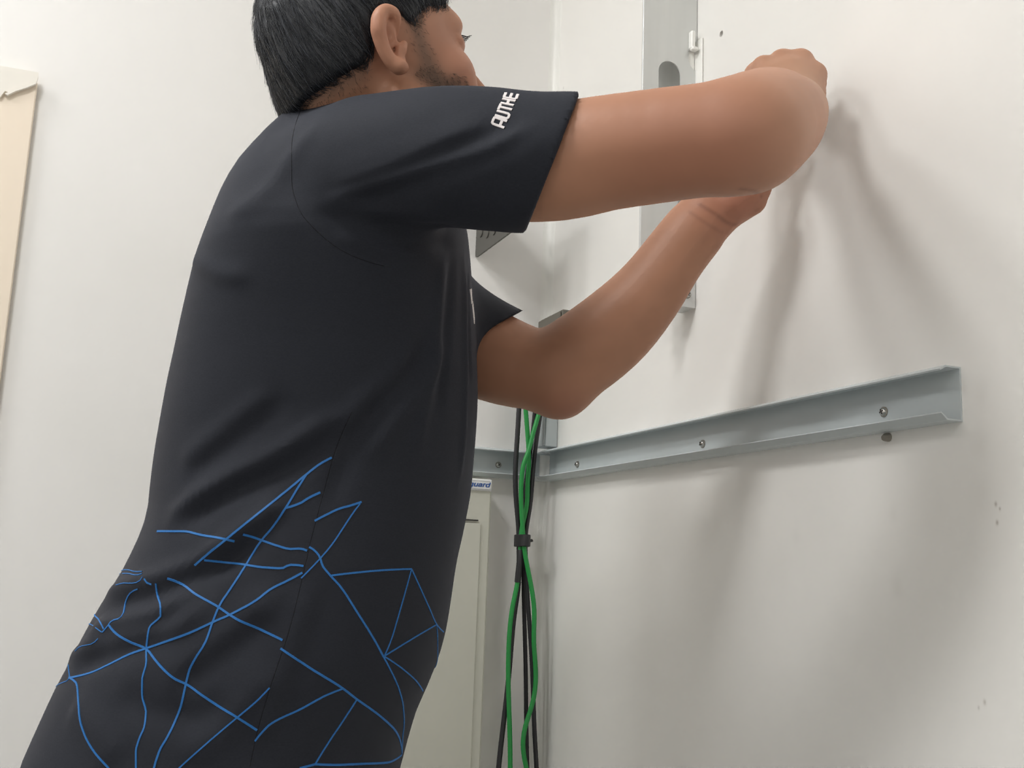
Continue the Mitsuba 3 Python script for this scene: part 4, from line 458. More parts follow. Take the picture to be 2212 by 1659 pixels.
[-0.4955,-0.6998,0.9476],[-0.492,-0.698,0.9452],[-0.4884,-0.696,0.9428],[-0.4847,-0.6938,0.9403],[-0.4809,-0.6914,0.938],[-0.4769,-0.6886,0.9356],[-0.4728,-0.6856,0.9332],[-0.4687,-0.6823,0.9307],[-0.4644,-0.6785,0.9281],
[-0.46,-0.6744,0.9254],[-0.4555,-0.6698,0.9225],[-0.4508,-0.6646,0.9194],[-0.446,-0.6588,0.9162],[-0.441,-0.6521,0.9127],[-0.4356,-0.6445,0.9089],[-0.4303,-0.6363,0.9048],[-0.4254,-0.6278,0.9005],[-0.4206,-0.6182,0.8956],
[-0.4157,-0.6074,0.8902],[-0.4111,-0.5961,0.8846],[-0.4063,-0.5833,0.8787],[-0.4016,-0.5697,0.8724]]],[0.00177,[[-0.499,-0.7015,0.9502],[-0.5026,-0.7021,0.949],[-0.5061,-0.7027,0.9479],[-0.5095,-0.7031,0.9466],
[-0.5128,-0.7034,0.9453],[-0.5161,-0.7037,0.9439],[-0.5192,-0.7038,0.9423],[-0.5223,-0.7039,0.9407],[-0.5253,-0.7039,0.939],[-0.5283,-0.7037,0.9373],[-0.5313,-0.7036,0.9356],[-0.5343,-0.7033,0.934],[-0.5373,-0.703,0.9324],
[-0.5404,-0.7026,0.9309],[-0.5436,-0.7024,0.9295],[-0.5468,-0.7023,0.9282],[-0.55,-0.7024,0.9268],[-0.5531,-0.7027,0.9254],[-0.5561,-0.7029,0.9239],[-0.5589,-0.703,0.9222],[-0.5615,-0.7027,0.9203],[-0.5637,-0.7022,0.9179],
[-0.5658,-0.7015,0.9153],[-0.5677,-0.7006,0.9127],[-0.5696,-0.6998,0.91],[-0.5713,-0.699,0.9072]]],[0.00163,[[-0.4841,-0.6934,0.94],[-0.4859,-0.6932,0.937],[-0.4876,-0.6931,0.9341],[-0.4894,-0.6929,0.9312],
[-0.4911,-0.6927,0.9284],[-0.4929,-0.6925,0.9255],[-0.4947,-0.6924,0.9226],[-0.4964,-0.6923,0.9198],[-0.4982,-0.6922,0.9169],[-0.5001,-0.692,0.9141],[-0.5019,-0.6919,0.9113],[-0.5037,-0.6919,0.9085],[-0.5055,-0.6919,0.9057],
[-0.5072,-0.6919,0.9029],[-0.509,-0.6919,0.9001],[-0.5107,-0.6919,0.8973],[-0.5123,-0.6918,0.8945],[-0.514,-0.6918,0.8916],[-0.5156,-0.6918,0.8888],[-0.5172,-0.6918,0.886]]],[0.00147,[[-0.5641,-0.7083,0.9516],
[-0.5662,-0.7078,0.9491],[-0.5683,-0.7071,0.9465],[-0.5704,-0.7063,0.944],[-0.5725,-0.7056,0.9416],[-0.5748,-0.7049,0.9392],[-0.5771,-0.7042,0.937],[-0.5794,-0.7035,0.9347],[-0.5818,-0.7027,0.9325],[-0.5841,-0.7019,0.9303],
[-0.5864,-0.7009,0.928],[-0.5888,-0.7,0.9258],[-0.5911,-0.6992,0.9235],[-0.5934,-0.6983,0.9213],[-0.5957,-0.6973,0.9191],[-0.598,-0.6964,0.9168],[-0.6003,-0.6958,0.9146],[-0.6026,-0.6951,0.9124],[-0.6049,-0.6944,0.9102],
[-0.6072,-0.6937,0.908],[-0.6095,-0.6931,0.9057],[-0.6117,-0.6923,0.9035],[-0.614,-0.6916,0.9012],[-0.6162,-0.6908,0.899],[-0.6184,-0.6898,0.8967],[-0.6206,-0.6884,0.8943],[-0.6227,-0.6869,0.8919],[-0.6248,-0.6854,0.8895],
[-0.6269,-0.6839,0.8871],[-0.629,-0.6825,0.8847],[-0.6311,-0.6814,0.8823],[-0.6333,-0.6805,0.8799],[-0.6354,-0.6797,0.8776],[-0.6375,-0.6789,0.8753],[-0.6396,-0.6781,0.8729],[-0.6417,-0.6773,0.8706]]],
[0.00217,[[-0.5172,-0.6918,0.886],[-0.5132,-0.6905,0.8854],[-0.5091,-0.689,0.8849],[-0.505,-0.6873,0.8844],[-0.5008,-0.6855,0.8839],[-0.4966,-0.6835,0.8834],[-0.4922,-0.6812,0.883],[-0.4878,-0.6788,0.8826],
[-0.4833,-0.6761,0.8822],[-0.4787,-0.673,0.8817],[-0.4739,-0.6696,0.8812],[-0.469,-0.6658,0.8806],[-0.4639,-0.6614,0.8799],[-0.4585,-0.6564,0.879],[-0.4528,-0.6506,0.878],[-0.4468,-0.6439,0.8769],[-0.4406,-0.6362,0.8757],
[-0.4339,-0.6272,0.8743],[-0.4269,-0.6167,0.8732],[-0.4194,-0.6046,0.8728],[-0.4112,-0.5895,0.8722],[-0.4023,-0.5709,0.8716]]],[0.00205,[[-0.5312,-0.6948,0.8834],[-0.5278,-0.6942,0.8841],[-0.5243,-0.6935,0.8847],
[-0.5208,-0.6927,0.8853],[-0.5172,-0.6918,0.886]]],[0.00095,[[-0.6829,-0.5433,1.0434],[-0.6819,-0.5744,1.0444],[-0.679,-0.593,1.0444],[-0.676,-0.6076,1.0434],[-0.6729,-0.618,1.0432],[-0.6696,-0.6251,1.0437]]],
[0.00095,[[-0.6842,-0.5392,1.0401],[-0.683,-0.5802,1.0409],[-0.6805,-0.5963,1.0412],[-0.6778,-0.6087,1.0408],[-0.6752,-0.6195,1.0402],[-0.6724,-0.6254,1.0406],[-0.6697,-0.629,1.0419]]],[0.00093,[[-0.6893,-0.6001,1.0306],
[-0.6862,-0.6067,1.032],[-0.6832,-0.613,1.0329],[-0.68,-0.6191,1.0331],[-0.6767,-0.6245,1.0333],[-0.6736,-0.6291,1.0341],[-0.671,-0.6327,1.0361],[-0.6694,-0.6337,1.0392]]],[0.00165,[[-0.668,-0.6365,1.0375],[-0.6654,-0.639,1.0342],
[-0.6618,-0.642,1.0329]]],[0.00138,[[-0.672,-0.6292,1.0286],[-0.6751,-0.6241,1.0269],[-0.6775,-0.6195,1.0246],[-0.679,-0.616,1.0217],[-0.6799,-0.6134,1.018],[-0.6806,-0.6129,1.0143],[-0.681,-0.6161,1.0106],
[-0.6817,-0.6242,1.0073],[-0.6834,-0.6287,1.0042],[-0.6858,-0.6275,1.002],[-0.6892,-0.6229,1.0008],[-0.6916,-0.6203,0.9989],[-0.6933,-0.6185,0.9956],[-0.6952,-0.6158,0.9926],[-0.6972,-0.6133,0.9896]]],
[0.00142,[[-0.7029,-0.5396,1.0015],[-0.703,-0.5573,1.001],[-0.7009,-0.5819,0.9999],[-0.6997,-0.6048,0.998],[-0.698,-0.6109,0.9953],[-0.6963,-0.6143,0.9924]]],[0.00094,[[-0.7068,-0.5346,0.9922],[-0.7067,-0.5453,0.9931],
[-0.7047,-0.5823,0.9936],[-0.7026,-0.6035,0.9928],[-0.7001,-0.6087,0.9912],[-0.6975,-0.6128,0.9896]]],[0.00093,[[-0.7173,-0.5805,0.9708],[-0.715,-0.5855,0.9741],[-0.7122,-0.593,0.9763],[-0.7086,-0.601,0.9777],
[-0.7052,-0.6064,0.9789],[-0.7024,-0.6096,0.981],[-0.7,-0.6114,0.9841]]],[0.00094,[[-0.7216,-0.5616,0.9572],[-0.721,-0.5678,0.9539],[-0.7202,-0.5742,0.9506],[-0.7193,-0.5813,0.9474]]],[0.00095,[[-0.7296,-0.525,0.9342],
[-0.7278,-0.5486,0.9385],[-0.7247,-0.5659,0.9418],[-0.7215,-0.5769,0.9443],[-0.7193,-0.5813,0.9474]]]],"letters":[[0.00243,[[-0.441,-0.8858,1.4095],[-0.4418,-0.885,1.41],[-0.4427,-0.8843,1.4105],[-0.4435,-0.8836,1.411],
[-0.4444,-0.8829,1.4115],[-0.4453,-0.8824,1.4119],[-0.4462,-0.8818,1.4123],[-0.4472,-0.8813,1.4127],[-0.4481,-0.8809,1.4131],[-0.4491,-0.8804,1.4135],[-0.4499,-0.88,1.4148],[-0.4494,-0.8802,1.416],[-0.449,-0.8802,1.4173],
[-0.4485,-0.8803,1.4185],[-0.4483,-0.8803,1.419],[-0.4471,-0.8809,1.419],[-0.4462,-0.8814,1.4187],[-0.4452,-0.882,1.4183],[-0.4443,-0.8825,1.4179],[-0.4434,-0.8831,1.4175],[-0.4425,-0.8836,1.4171],[-0.4416,-0.8842,1.4168],
[-0.4407,-0.8848,1.4163],[-0.4398,-0.8855,1.4159],[-0.439,-0.8861,1.4155]]],[0.0027,[[-0.4442,-0.8831,1.4115],[-0.4437,-0.8833,1.4129],[-0.4433,-0.8835,1.4142],[-0.4428,-0.8836,1.4155],[-0.4423,-0.8838,1.4169]]],
[0.00243,[[-0.4477,-0.8801,1.4214],[-0.4467,-0.8807,1.421],[-0.4457,-0.8813,1.4206],[-0.4447,-0.8819,1.4202],[-0.4437,-0.8826,1.4198],[-0.4427,-0.8832,1.4193],[-0.4417,-0.8839,1.4189],[-0.4407,-0.8845,1.4185],
[-0.4397,-0.8852,1.418],[-0.439,-0.8856,1.4184],[-0.4383,-0.886,1.4187],[-0.4379,-0.8861,1.42],[-0.4374,-0.886,1.4213],[-0.4381,-0.8852,1.4226],[-0.4391,-0.8845,1.423],[-0.4401,-0.8839,1.4234],[-0.441,-0.8832,1.4238],
[-0.442,-0.8825,1.4242],[-0.443,-0.8818,1.4246],[-0.444,-0.8811,1.425],[-0.445,-0.8804,1.4254],[-0.446,-0.8797,1.4258]]],[0.00243,[[-0.445,-0.8798,1.4269],[-0.4443,-0.8795,1.4284],[-0.4437,-0.8792,1.4299],[-0.443,-0.8788,1.4315],
[-0.4423,-0.8783,1.4331]]],[0.00243,[[-0.4437,-0.8792,1.4299],[-0.4426,-0.88,1.4295],[-0.4415,-0.8808,1.4291],[-0.4404,-0.8817,1.4286],[-0.4394,-0.8825,1.4282],[-0.4383,-0.8833,1.4278],[-0.4372,-0.8841,1.4274],
[-0.4361,-0.8849,1.4269],[-0.435,-0.8857,1.4265]]],[0.00243,[[-0.4422,-0.8775,1.4344],[-0.4411,-0.8784,1.434],[-0.44,-0.8793,1.4335],[-0.4388,-0.8802,1.4331],[-0.4377,-0.8811,1.4327],[-0.4366,-0.8819,1.4323],
[-0.4354,-0.8828,1.4319],[-0.4343,-0.8837,1.4315],[-0.4332,-0.8846,1.431]]],[0.00243,[[-0.4401,-0.8755,1.4391],[-0.4389,-0.8764,1.4387],[-0.4378,-0.8773,1.4383],[-0.4367,-0.8782,1.4379],[-0.4355,-0.8791,1.4375],
[-0.4344,-0.88,1.4371],[-0.4333,-0.8808,1.4368],[-0.4321,-0.8817,1.4364],[-0.431,-0.8826,1.436]]],[0.0027,[[-0.4377,-0.8811,1.4327],[-0.437,-0.8805,1.4343],[-0.4363,-0.8799,1.4359],[-0.4355,-0.8791,1.4375]]],
[0.00243,[[-0.439,-0.8743,1.4414],[-0.4378,-0.8752,1.441],[-0.4367,-0.8761,1.4406],[-0.4355,-0.877,1.4403],[-0.4344,-0.8779,1.4399],[-0.4333,-0.8787,1.4395],[-0.4321,-0.8796,1.4392],[-0.431,-0.8805,1.4388],
[-0.4299,-0.8814,1.4384]]],[0.0027,[[-0.4385,-0.8747,1.4412],[-0.4375,-0.8734,1.4433],[-0.4363,-0.8719,1.4455],[-0.4351,-0.8701,1.4479]]],[0.0027,[[-0.4344,-0.8779,1.4399],[-0.4334,-0.8766,1.442],[-0.4322,-0.8751,1.4443],
[-0.4309,-0.8732,1.4468]]],[0.0027,[[-0.4303,-0.881,1.4386],[-0.4292,-0.8798,1.4408],[-0.4281,-0.8782,1.4432],[-0.4267,-0.8762,1.4457]]]],"chest":[[0.01,[[-0.3788,-0.6474,1.3406],[-0.3782,-0.6468,1.3383],[-0.3776,-0.646,1.336],
[-0.3769,-0.6451,1.3338],[-0.3762,-0.6443,1.3315],[-0.3756,-0.6434,1.3293],[-0.3749,-0.6425,1.327]]],[0.012,[[-0.3723,-0.6366,1.3292],[-0.3715,-0.6355,1.3272],[-0.3706,-0.6342,1.3253],[-0.3698,-0.6328,1.3234],
[-0.3688,-0.6313,1.3215],[-0.3678,-0.6294,1.3197],[-0.3667,-0.6274,1.3179],[-0.3656,-0.6253,1.3161],[-0.3644,-0.623,1.3144]]]],"seams":[[[-0.572,-0.6844,1.4793],[-0.5755,-0.6961,1.4676],[-0.5793,-0.7105,1.4548],
[-0.5819,-0.7196,1.4446],[-0.5835,-0.7247,1.4362],[-0.5846,-0.7293,1.4282],[-0.5853,-0.7348,1.42],[-0.5854,-0.7377,1.4129],[-0.585,-0.7381,1.4068],[-0.5845,-0.7378,1.4009],[-0.584,-0.7375,1.3951],[-0.5836,-0.7374,1.3893],
[-0.5828,-0.7381,1.3832],[-0.5814,-0.7395,1.377],[-0.5796,-0.7412,1.3709],[-0.5777,-0.7431,1.3651],[-0.5754,-0.7442,1.36],[-0.5723,-0.7454,1.3552],[-0.5686,-0.7467,1.3508],[-0.5645,-0.7475,1.3468],[-0.5602,-0.748,1.3431],
[-0.5559,-0.7485,1.3397],[-0.5515,-0.749,1.3364],[-0.5468,-0.7495,1.3334],[-0.542,-0.75,1.3306],[-0.537,-0.7504,1.3282],[-0.5319,-0.7507,1.3262],[-0.5266,-0.7509,1.3245],[-0.5211,-0.7511,1.3231],[-0.5155,-0.751,1.322],
[-0.5098,-0.7507,1.3211],[-0.504,-0.7502,1.3205],[-0.498,-0.7495,1.3202]],[[-0.5123,-0.7225,1.1903],[-0.5142,-0.721,1.1851],[-0.5158,-0.7185,1.18],[-0.5171,-0.7151,1.1749],[-0.5182,-0.7119,1.1698],[-0.5195,-0.7098,1.1645],
[-0.521,-0.7088,1.159],[-0.5225,-0.7085,1.1535],[-0.5238,-0.7084,1.1479],[-0.5249,-0.708,1.1423],[-0.526,-0.7077,1.1366],[-0.527,-0.7074,1.131],[-0.528,-0.7073,1.1253],[-0.5291,-0.7073,1.1197],[-0.5303,-0.7073,1.1141],
[-0.5315,-0.7075,1.1085],[-0.5326,-0.7076,1.103],[-0.5337,-0.7076,1.0974],[-0.5348,-0.7075,1.0919],[-0.5359,-0.7074,1.0864],[-0.5369,-0.7075,1.0809],[-0.5379,-0.7075,1.0754],[-0.5388,-0.7077,1.0699],[-0.5397,-0.7078,1.0644],
[-0.5405,-0.7079,1.0589],[-0.5414,-0.708,1.0534],[-0.5423,-0.7081,1.048],[-0.5432,-0.7082,1.0426],[-0.5442,-0.7085,1.0372],[-0.5452,-0.7089,1.0318],[-0.5462,-0.7093,1.0265],[-0.5472,-0.7097,1.0211],[-0.5482,-0.7099,1.0158],
[-0.5492,-0.7098,1.0105],[-0.5502,-0.7097,1.0053],[-0.5513,-0.7096,1.0],[-0.5524,-0.7094,0.9948],[-0.5536,-0.7091,0.9896],[-0.5549,-0.7088,0.9845],[-0.5562,-0.7085,0.9794],[-0.5576,-0.7082,0.9743],[-0.559,-0.7082,0.9692],
[-0.5605,-0.7085,0.9642],[-0.5619,-0.7087,0.9592],[-0.5632,-0.7086,0.9542],[-0.5643,-0.7079,0.9491],[-0.5653,-0.7069,0.9439],[-0.5663,-0.7058,0.9387],[-0.5673,-0.7047,0.9336],[-0.5682,-0.7036,0.9284],[-0.569,-0.7025,0.9232],
[-0.5698,-0.7014,0.918],[-0.5705,-0.7002,0.9128],[-0.5711,-0.699,0.9075],[-0.5717,-0.6981,0.9023],[-0.5723,-0.6973,0.8971],[-0.5728,-0.6968,0.8919],[-0.5733,-0.6964,0.8868]]],"legs":{"r":[[-0.572,-0.5551,0.8],
[-0.522,-0.5821,0.45],[-0.572,-0.6001,0.09]],"l":[[-0.572,-0.3751,0.8],[-0.522,-0.3481,0.45],[-0.572,-0.3301,0.09]]},"creases":[[[[-0.1304,-0.6882,1.4614],[-0.1271,-0.691,1.4584],[-0.1235,-0.6931,1.4557],[-0.1194,-0.6946,1.4531],
[-0.115,-0.6955,1.4508],[-0.1103,-0.6957,1.4485],[-0.1051,-0.6951,1.4463],[-0.0993,-0.6937,1.4448],[-0.0927,-0.6917,1.4446],[-0.0845,-0.6882,1.4455],[-0.2504,-0.9343,1.3687]],0.0022,[0.2,0.085,0.058],0.55],
[[[-0.1404,-0.6835,1.4526],[-0.1374,-0.6868,1.4489],[-0.1339,-0.6894,1.4456],[-0.13,-0.6912,1.4426],[-0.1256,-0.6923,1.4399],[-0.1206,-0.6927,1.4377],[-0.115,-0.6924,1.4359],[-0.1088,-0.691,1.4345],[-0.1015,-0.688,1.4337]],
0.0024,[0.2,0.085,0.058],0.3],[[[-0.2619,-0.9563,1.366],[-0.2578,-0.9566,1.3661],[-0.2534,-0.9565,1.3664],[-0.2486,-0.956,1.3669],[-0.2385,-0.9467,1.3695],[-0.0656,-0.711,1.475]],0.0022,[0.2,0.085,0.058],0.5]]}
# ---------------------------------------------------------------- the room
def box(lo, hi):
    m = trimesh.creation.box(bounds=[lo, hi]); return np.array(m.vertices), np.array(m.faces)
XL, YF = -3.4, -4.2
def wall_with_hole():
    w = trimesh.creation.box(bounds=[[0, YF - .1, 0], [.1, .1, CEILING]])
    h = trimesh.creation.cylinder(radius=.0042, height=.06, sections=20); h.apply_transform(trimesh.transformations.rotation_matrix(math.pi / 2, [0, 1, 0])); h.apply_translation([0, -.5322, 1.7725])
    r = trimesh.boolean.difference([w, h], engine='manifold')
    return np.array(r.vertices), np.array(r.faces)
structure('wall_right', wall_with_hole(), 'm_wall_right', 'white painted wall with the metal rail, a small drilled hole near the top')
part('wall_right', 'drill_hole', tube([[.0125, -.5322, 1.7725], [.016, -.5322, 1.7725]], .0041, 16), 'm_dark')
structure('wall_back', box([XL - .1, 0, 0], [0, .1, CEILING]), 'm_wall_back', 'white painted wall behind the man')
structure('wall_left', box([XL - .1, YF, 0], [XL, 0, CEILING]), 'm_wall_plain')
structure('wall_front', box([XL - .1, YF - .1, 0], [0, YF, CEILING]), 'm_wall_plain')
structure('floor', box([XL - .1, YF - .1, -.1], [.1, .1, 0]), 'm_floor')
structure('ceiling', box([XL - .1, YF - .1, CEILING], [.1, .1, CEILING + .1]), 'm_ceiling')
# rounded bead in the corner
a = np.linspace(0, math.pi / 2, 9); r = .016
bead = sg.Polygon([(0, 0)] + [(-r + r * math.sin(t), -r + r * math.cos(t)) for t in a][::-1])
bead = sg.Polygon([(0.0005, 0.0005), (0.0005, -r)] + [(-r + r * math.cos(t), -r + r * math.sin(t)) for t in a] + [(-r, 0.0005)])
structure('trim_1', slab(bead, (1, 0, 0), (0, 1, 0), 0, CEILING, axis=(0, 0, 1)), 'm_white_metal', 'rounded white bead in the corner of the walls', smooth=40)
# ceiling panels
for i, (x, y, h, L) in enumerate(PANELS):
    k = thing('ceiling_light', ('square ceiling light above and behind the man', 'square ceiling light near the back wall at the left', 'square ceiling light at the far end of the room')[i], 'ceiling light')
    outer = sg.box(x - h - .02, y - h - .02, x + h + .02, y + h + .02).difference(sg.box(x - h, y - h, x + h, y + h))
    part(k, 'frame', slab(outer, (1, 0, 0), (0, 1, 0), CEILING - .018, CEILING, axis=(0, 0, 1)), 'm_frame')
    q = np.array([[x - h, y - h, CEILING - .012], [x - h, y + h, CEILING - .012], [x + h, y + h, CEILING - .012], [x + h, y - h, CEILING - .012]])
    part(k, 'diffuser', (q, np.array([[0, 1, 2], [0, 2, 3]])), 'm_frame', emitter={'type': 'area', 'radiance': rgb(*L)})
# ---------------------------------------------------------------- steel lip channels used as rails
def channel(depth=.018, height=.05, lip=.0065, t=.0016):
    line = sg.LineString([(depth + lip, height - .0045), (depth, height - .0007), (.0009, height - .0007), (.0009, .0007), (depth, .0007), (depth + lip, .0062)])
    return line.buffer(t / 2, cap_style='flat', join_style='mitre')
def screw(p, n, r=.0042, turn=0.3):
    """a pan head with a washer: two meshes facing along n"""
    n = np.array(n, float); a = np.cross(n, [0, 0, 1.0]); a /= np.linalg.norm(a); b = np.cross(n, a)
    prof = [(0, .0032), (r * .35, .0031), (r * .7, .0025), (r * .95, .0012), (r, 0), (0, 0)]
    m = trimesh.creation.revolve(np.array(prof)[::-1], sections=20)
    v = p + m.vertices[:, :1] * a + m.vertices[:, 1:2] * b + (m.vertices[:, 2:] + .0009) * n
    f = np.array(m.faces)
    if np.dot(np.cross(a, b), n) < 0: f = f[:, ::-1]
    cross = []
    for k in (0, 1):
        t = turn + k * math.pi / 2; d = math.cos(t) * a + math.sin(t) * b; e = np.cross(n, d)
        c = p + .0036 * n
        q = np.array([c + x * d * r * .62 + y * e * r * .13 + z * n * .0006 for x in (-1, 1) for y in (-1, 1) for z in (-1, 1)])
        h = trimesh.Trimesh(q).convex_hull; cross.append((np.array(h.vertices), np.array(h.faces)))
    w = trimesh.creation.annulus(r_min=r * .8, r_max=r * 1.22, height=.001, sections=24)
    wv = p + w.vertices[:, :1] * a + w.vertices[:, 1:2] * b + (w.vertices[:, 2:] + .0006) * n
    return (v, f), join(cross), (wv, np.array(w.faces))
def add_screw(parent, p, n, turn=.3, r=.0042):
    head, cross, washer = screw(np.array(p, float), n, r, turn)
    k = part(parent, 'screw', head, 'm_screw', smooth=40)
    part(k, 'cross_slot', cross, 'm_dark'); part(k, 'washer', washer, 'm_plug')
rail_key = thing('mounting_rail', 'long pale grey steel lip channel rail screwed across the right wall', 'rail')
tilt = lambda y: 1.2110 + .0075 * y
v, f = slab(channel(), (-1, 0, 0), (0, 0, 1), -.9208, -.0262)
v[:, 2] += tilt(v[:, 1]); part(rail_key, 'channel', (v, f), 'm_rail')
for y, z, t in ((-.1337, 1.2308, .2), (-.4951, 1.2268, .7), (-.8226, 1.2255, .4)): add_screw(rail_key, (-.0018, y, z), (-1, 0, 0), t)
rail_key = thing('mounting_rail', 'short pale grey steel rail on the back wall beside the cables', 'rail')
v, f = slab(channel(.018, .0475), (0, -1, 0), (0, 0, 1), -.42, -.0005, axis=(1, 0, 0))
v[:, 2] += 1.2125; part(rail_key, 'channel', (v, f), 'm_rail')
for x in (-.0841, -.33): add_screw(rail_key, (x, -.0018, 1.2348), (0, -1, 0), .5)
whole('wall_plug', tube([[.004, -.8262, 1.200], [-.004, -.8264, 1.1995], [-.007, -.8266, 1.1985]], [.0044, .0042, .0030], 12), 'm_plug', 'small dark wall plug sticking out just under the right end of the long rail', 'wall plug', smooth=40)
# ---------------------------------------------------------------- upright post
post = thing('post', 'brushed grey metal upright post with a slot, standing off the right wall', 'post')
Y0, ZB, ZT = -.474, 1.409, 2.45
plate = sg.Polygon([(-.0842, ZT), (-.0842, ZB), (-.0012, ZB), (-.0012, 1.5395), (-.0270, 1.5395), (-.0290, 1.5450), (-.0290, 1.66), (-.0012, 1.69), (-.0012, 1.7310), (-.0030, 1.7430), (-.0120, 1.7520),
                    (-.0140, 1.7590), (-.0145, 1.7720), (-.0012, 1.7735), (-.0012, ZT)])
slot = sg.LineString([(-.0438, 1.7325), (-.0438, 1.690)]).buffer(.0172, quad_segs=12)
plate = plate.buffer(-.0006).buffer(.0006)
part(post, 'slotted_plate', slab(plate.difference(slot), (1, 0, 0), (0, 0, 1), Y0, Y0 + .002), 'm_post', label='brushed grey face with the rounded slot')
part(post, 'edge_lip', bevel_box([-.0842, Y0 + .0022, ZB], [-.0826, Y0 + .0060, ZT], .0006), 'm_post')
part(post, 'rear_plate', bevel_box([-.0560, Y0 + .030, ZB], [-.0012, Y0 + .032, ZT], .0006), 'm_post')
part(post, 'base_flange', bevel_box([-.0560, Y0 + .0022, ZB], [-.0012, Y0 + .0298, ZB + .002], .0006), 'm_post')
part(post, 'wall_flange', join([bevel_box([-.0032, -.4895, 1.5600], [-.0004, Y0 + .0020, 1.7880], .0008), bevel_box([-.0180, Y0 + .0022, 1.5300], [-.0034, Y0 + .0038, 1.7860], .0006)]), 'm_white_metal', label='white flange against the wall')
part(post, 'hook_tab', join([bevel_box([-.0150, Y0 - .009, 1.7730], [-.0086, Y0 - .0002, 1.7990], .0012), bevel_box([-.0150, Y0 - .012, 1.7690], [-.0060, Y0 - .004, 1.7745], .0012)]), 'm_white_metal', label='small white hook tab')
add_screw(post, (-.0139, Y0, 1.4262), (0, -1, 0), .4, .0046)
# ---------------------------------------------------------------- plate on edge, junction box, duct in the corner
gp = thing('bracket_plate', 'dark grey metal plate with round studs seen under the raised sleeve', 'bracket')
pl = sg.box(-.177, 1.5845, -.0005, 1.70).buffer(-.006).buffer(.006, quad_segs=6)
part(gp, 'plate', slab(pl, (0, 1, 0), (0, 0, 1), -.141, -.138, axis=(1, 0, 0)), 'm_grey_plate')
for y, z in ((-.0262, 1.6225), (-.0553, 1.6123), (-.087, 1.6085)):
    part(gp, 'stud', tube([[-.1408, y, z], [-.1428, y, z], [-.1434, y, z]], [.0085, .0082, .0060], 16), 'm_grey_plate', smooth=30)
jb = thing('junction_box', 'beige cable box in the corner, mostly behind the lower forearm', 'box')
part(jb, 'body', bevel_box([-.030, -.1205, 1.40], [-.0005, -.030, 1.483], .002), 'm_box')
part(jb, 'lid', bevel_box([-.034, -.118, 1.403], [-.0302, -.0325, 1.480], .002), 'm_box')
part(jb, 'cable_gland', tube([[-.020, -.045, 1.3995], [-.020, -.045, 1.380]], .009, 14), 'm_dark', smooth=30)
duct = thing('cable_duct', 'short pale grey vertical duct in the corner above the rails', 'cable duct')
part(duct, 'body', bevel_box([-.022, -.052, 1.266], [-.0005, -.0165, 1.3995], .0012), 'm_rail')
part(duct, 'cover', bevel_box([-.0245, -.050, 1.267], [-.0222, -.0185, 1.3985], .0008), 'm_rail')
# ---------------------------------------------------------------- white unit under the back rail
un = thing('wall_unit', 'white appliance under the back rail with a blue lettered badge', 'appliance')
part(un, 'case', bevel_box([-.46, -.047, .62], [-.1115, -.0005, 1.2055], .003), 'm_unit')
part(un, 'front_panel', bevel_box([-.455, -.0500, .63], [-.1285, -.0472, 1.134], .0012), 'm_unit_panel')
part(un, 'top_band', bevel_box([-.458, -.0495, 1.186], [-.1125, -.0472, 1.2045], .001), 'm_label')
part(un, 'slit', bevel_box([-.1900, -.0512, 1.1378], [-.1339, -.0474, 1.1394], .0004), 'm_dark')
bd = sg.box(-.215, 1.1885, -.1150, 1.2020).buffer(-.004).buffer(.004, quad_segs=6)
bk = part(un, 'badge', slab(bd, (1, 0, 0), (0, 0, 1), -.0512, -.0497), 'm_label', label='white badge with blue italic letters')
rim = bd.difference(bd.buffer(-.0009))
part(bk, 'rim', slab(rim, (1, 0, 0), (0, 0, 1), -.0518, -.0513), 'm_zinc')
tm = meshkit.text_mesh('guard', .0086, .0006, bold=True); w_ = tm.bounds[1, 0]
tv = np.array(tm.vertices); sx = .036 / w_
tx = tv[:, 0] * sx + tv[:, 1] * .28
tv = np.stack([-.1535 + tx - .0005, -.0514 - tv[:, 2], 1.1922 + tv[:, 1] * .82], 1)
part(bk, 'lettering', (tv, np.array(tm.faces)), 'm_blue_ink', label='blue italic letters')
# ---------------------------------------------------------------- cables
def cable(name, label, pts, r, m, group=None, sides=10):
    p = np.array(pts, float); n = max(24, len(p) * 8)
    whole(name, tube(spline(p, n), r, sides), m, label, 'cable', smooth=True, group=group)
for label, r, m, pts in D['cables']: cable('cable', label, pts, r, m)
tie = thing('cable_tie', 'black tape tie wrapped round the bundle of cables', 'cable tie')
tc = np.array(D['tie'])
bv, bf = tube([[0, 0, .0095], [0, 0, .0085], [0, 0, -.0085], [0, 0, -.0095]], [.0092, .0100, .0100, .0092], 20)
part(tie, 'band', (bv * [1.06, 2.35, 1] + tc, bf), 'm_black_cable', smooth=40)
part(tie, 'tail', tube([tc + [.0085, -.006, 0], tc + [.0140, -.007, .001], tc + [.0152, -.007, -.0005]], [.0028, .0024, .0016], 8), 'm_black_cable', smooth=40)
part(tie, 'sleeve', tube(D['sleeve'], .0050, 10), 'm_black_cable', smooth=True, label='black heat-shrink sleeve below the band')
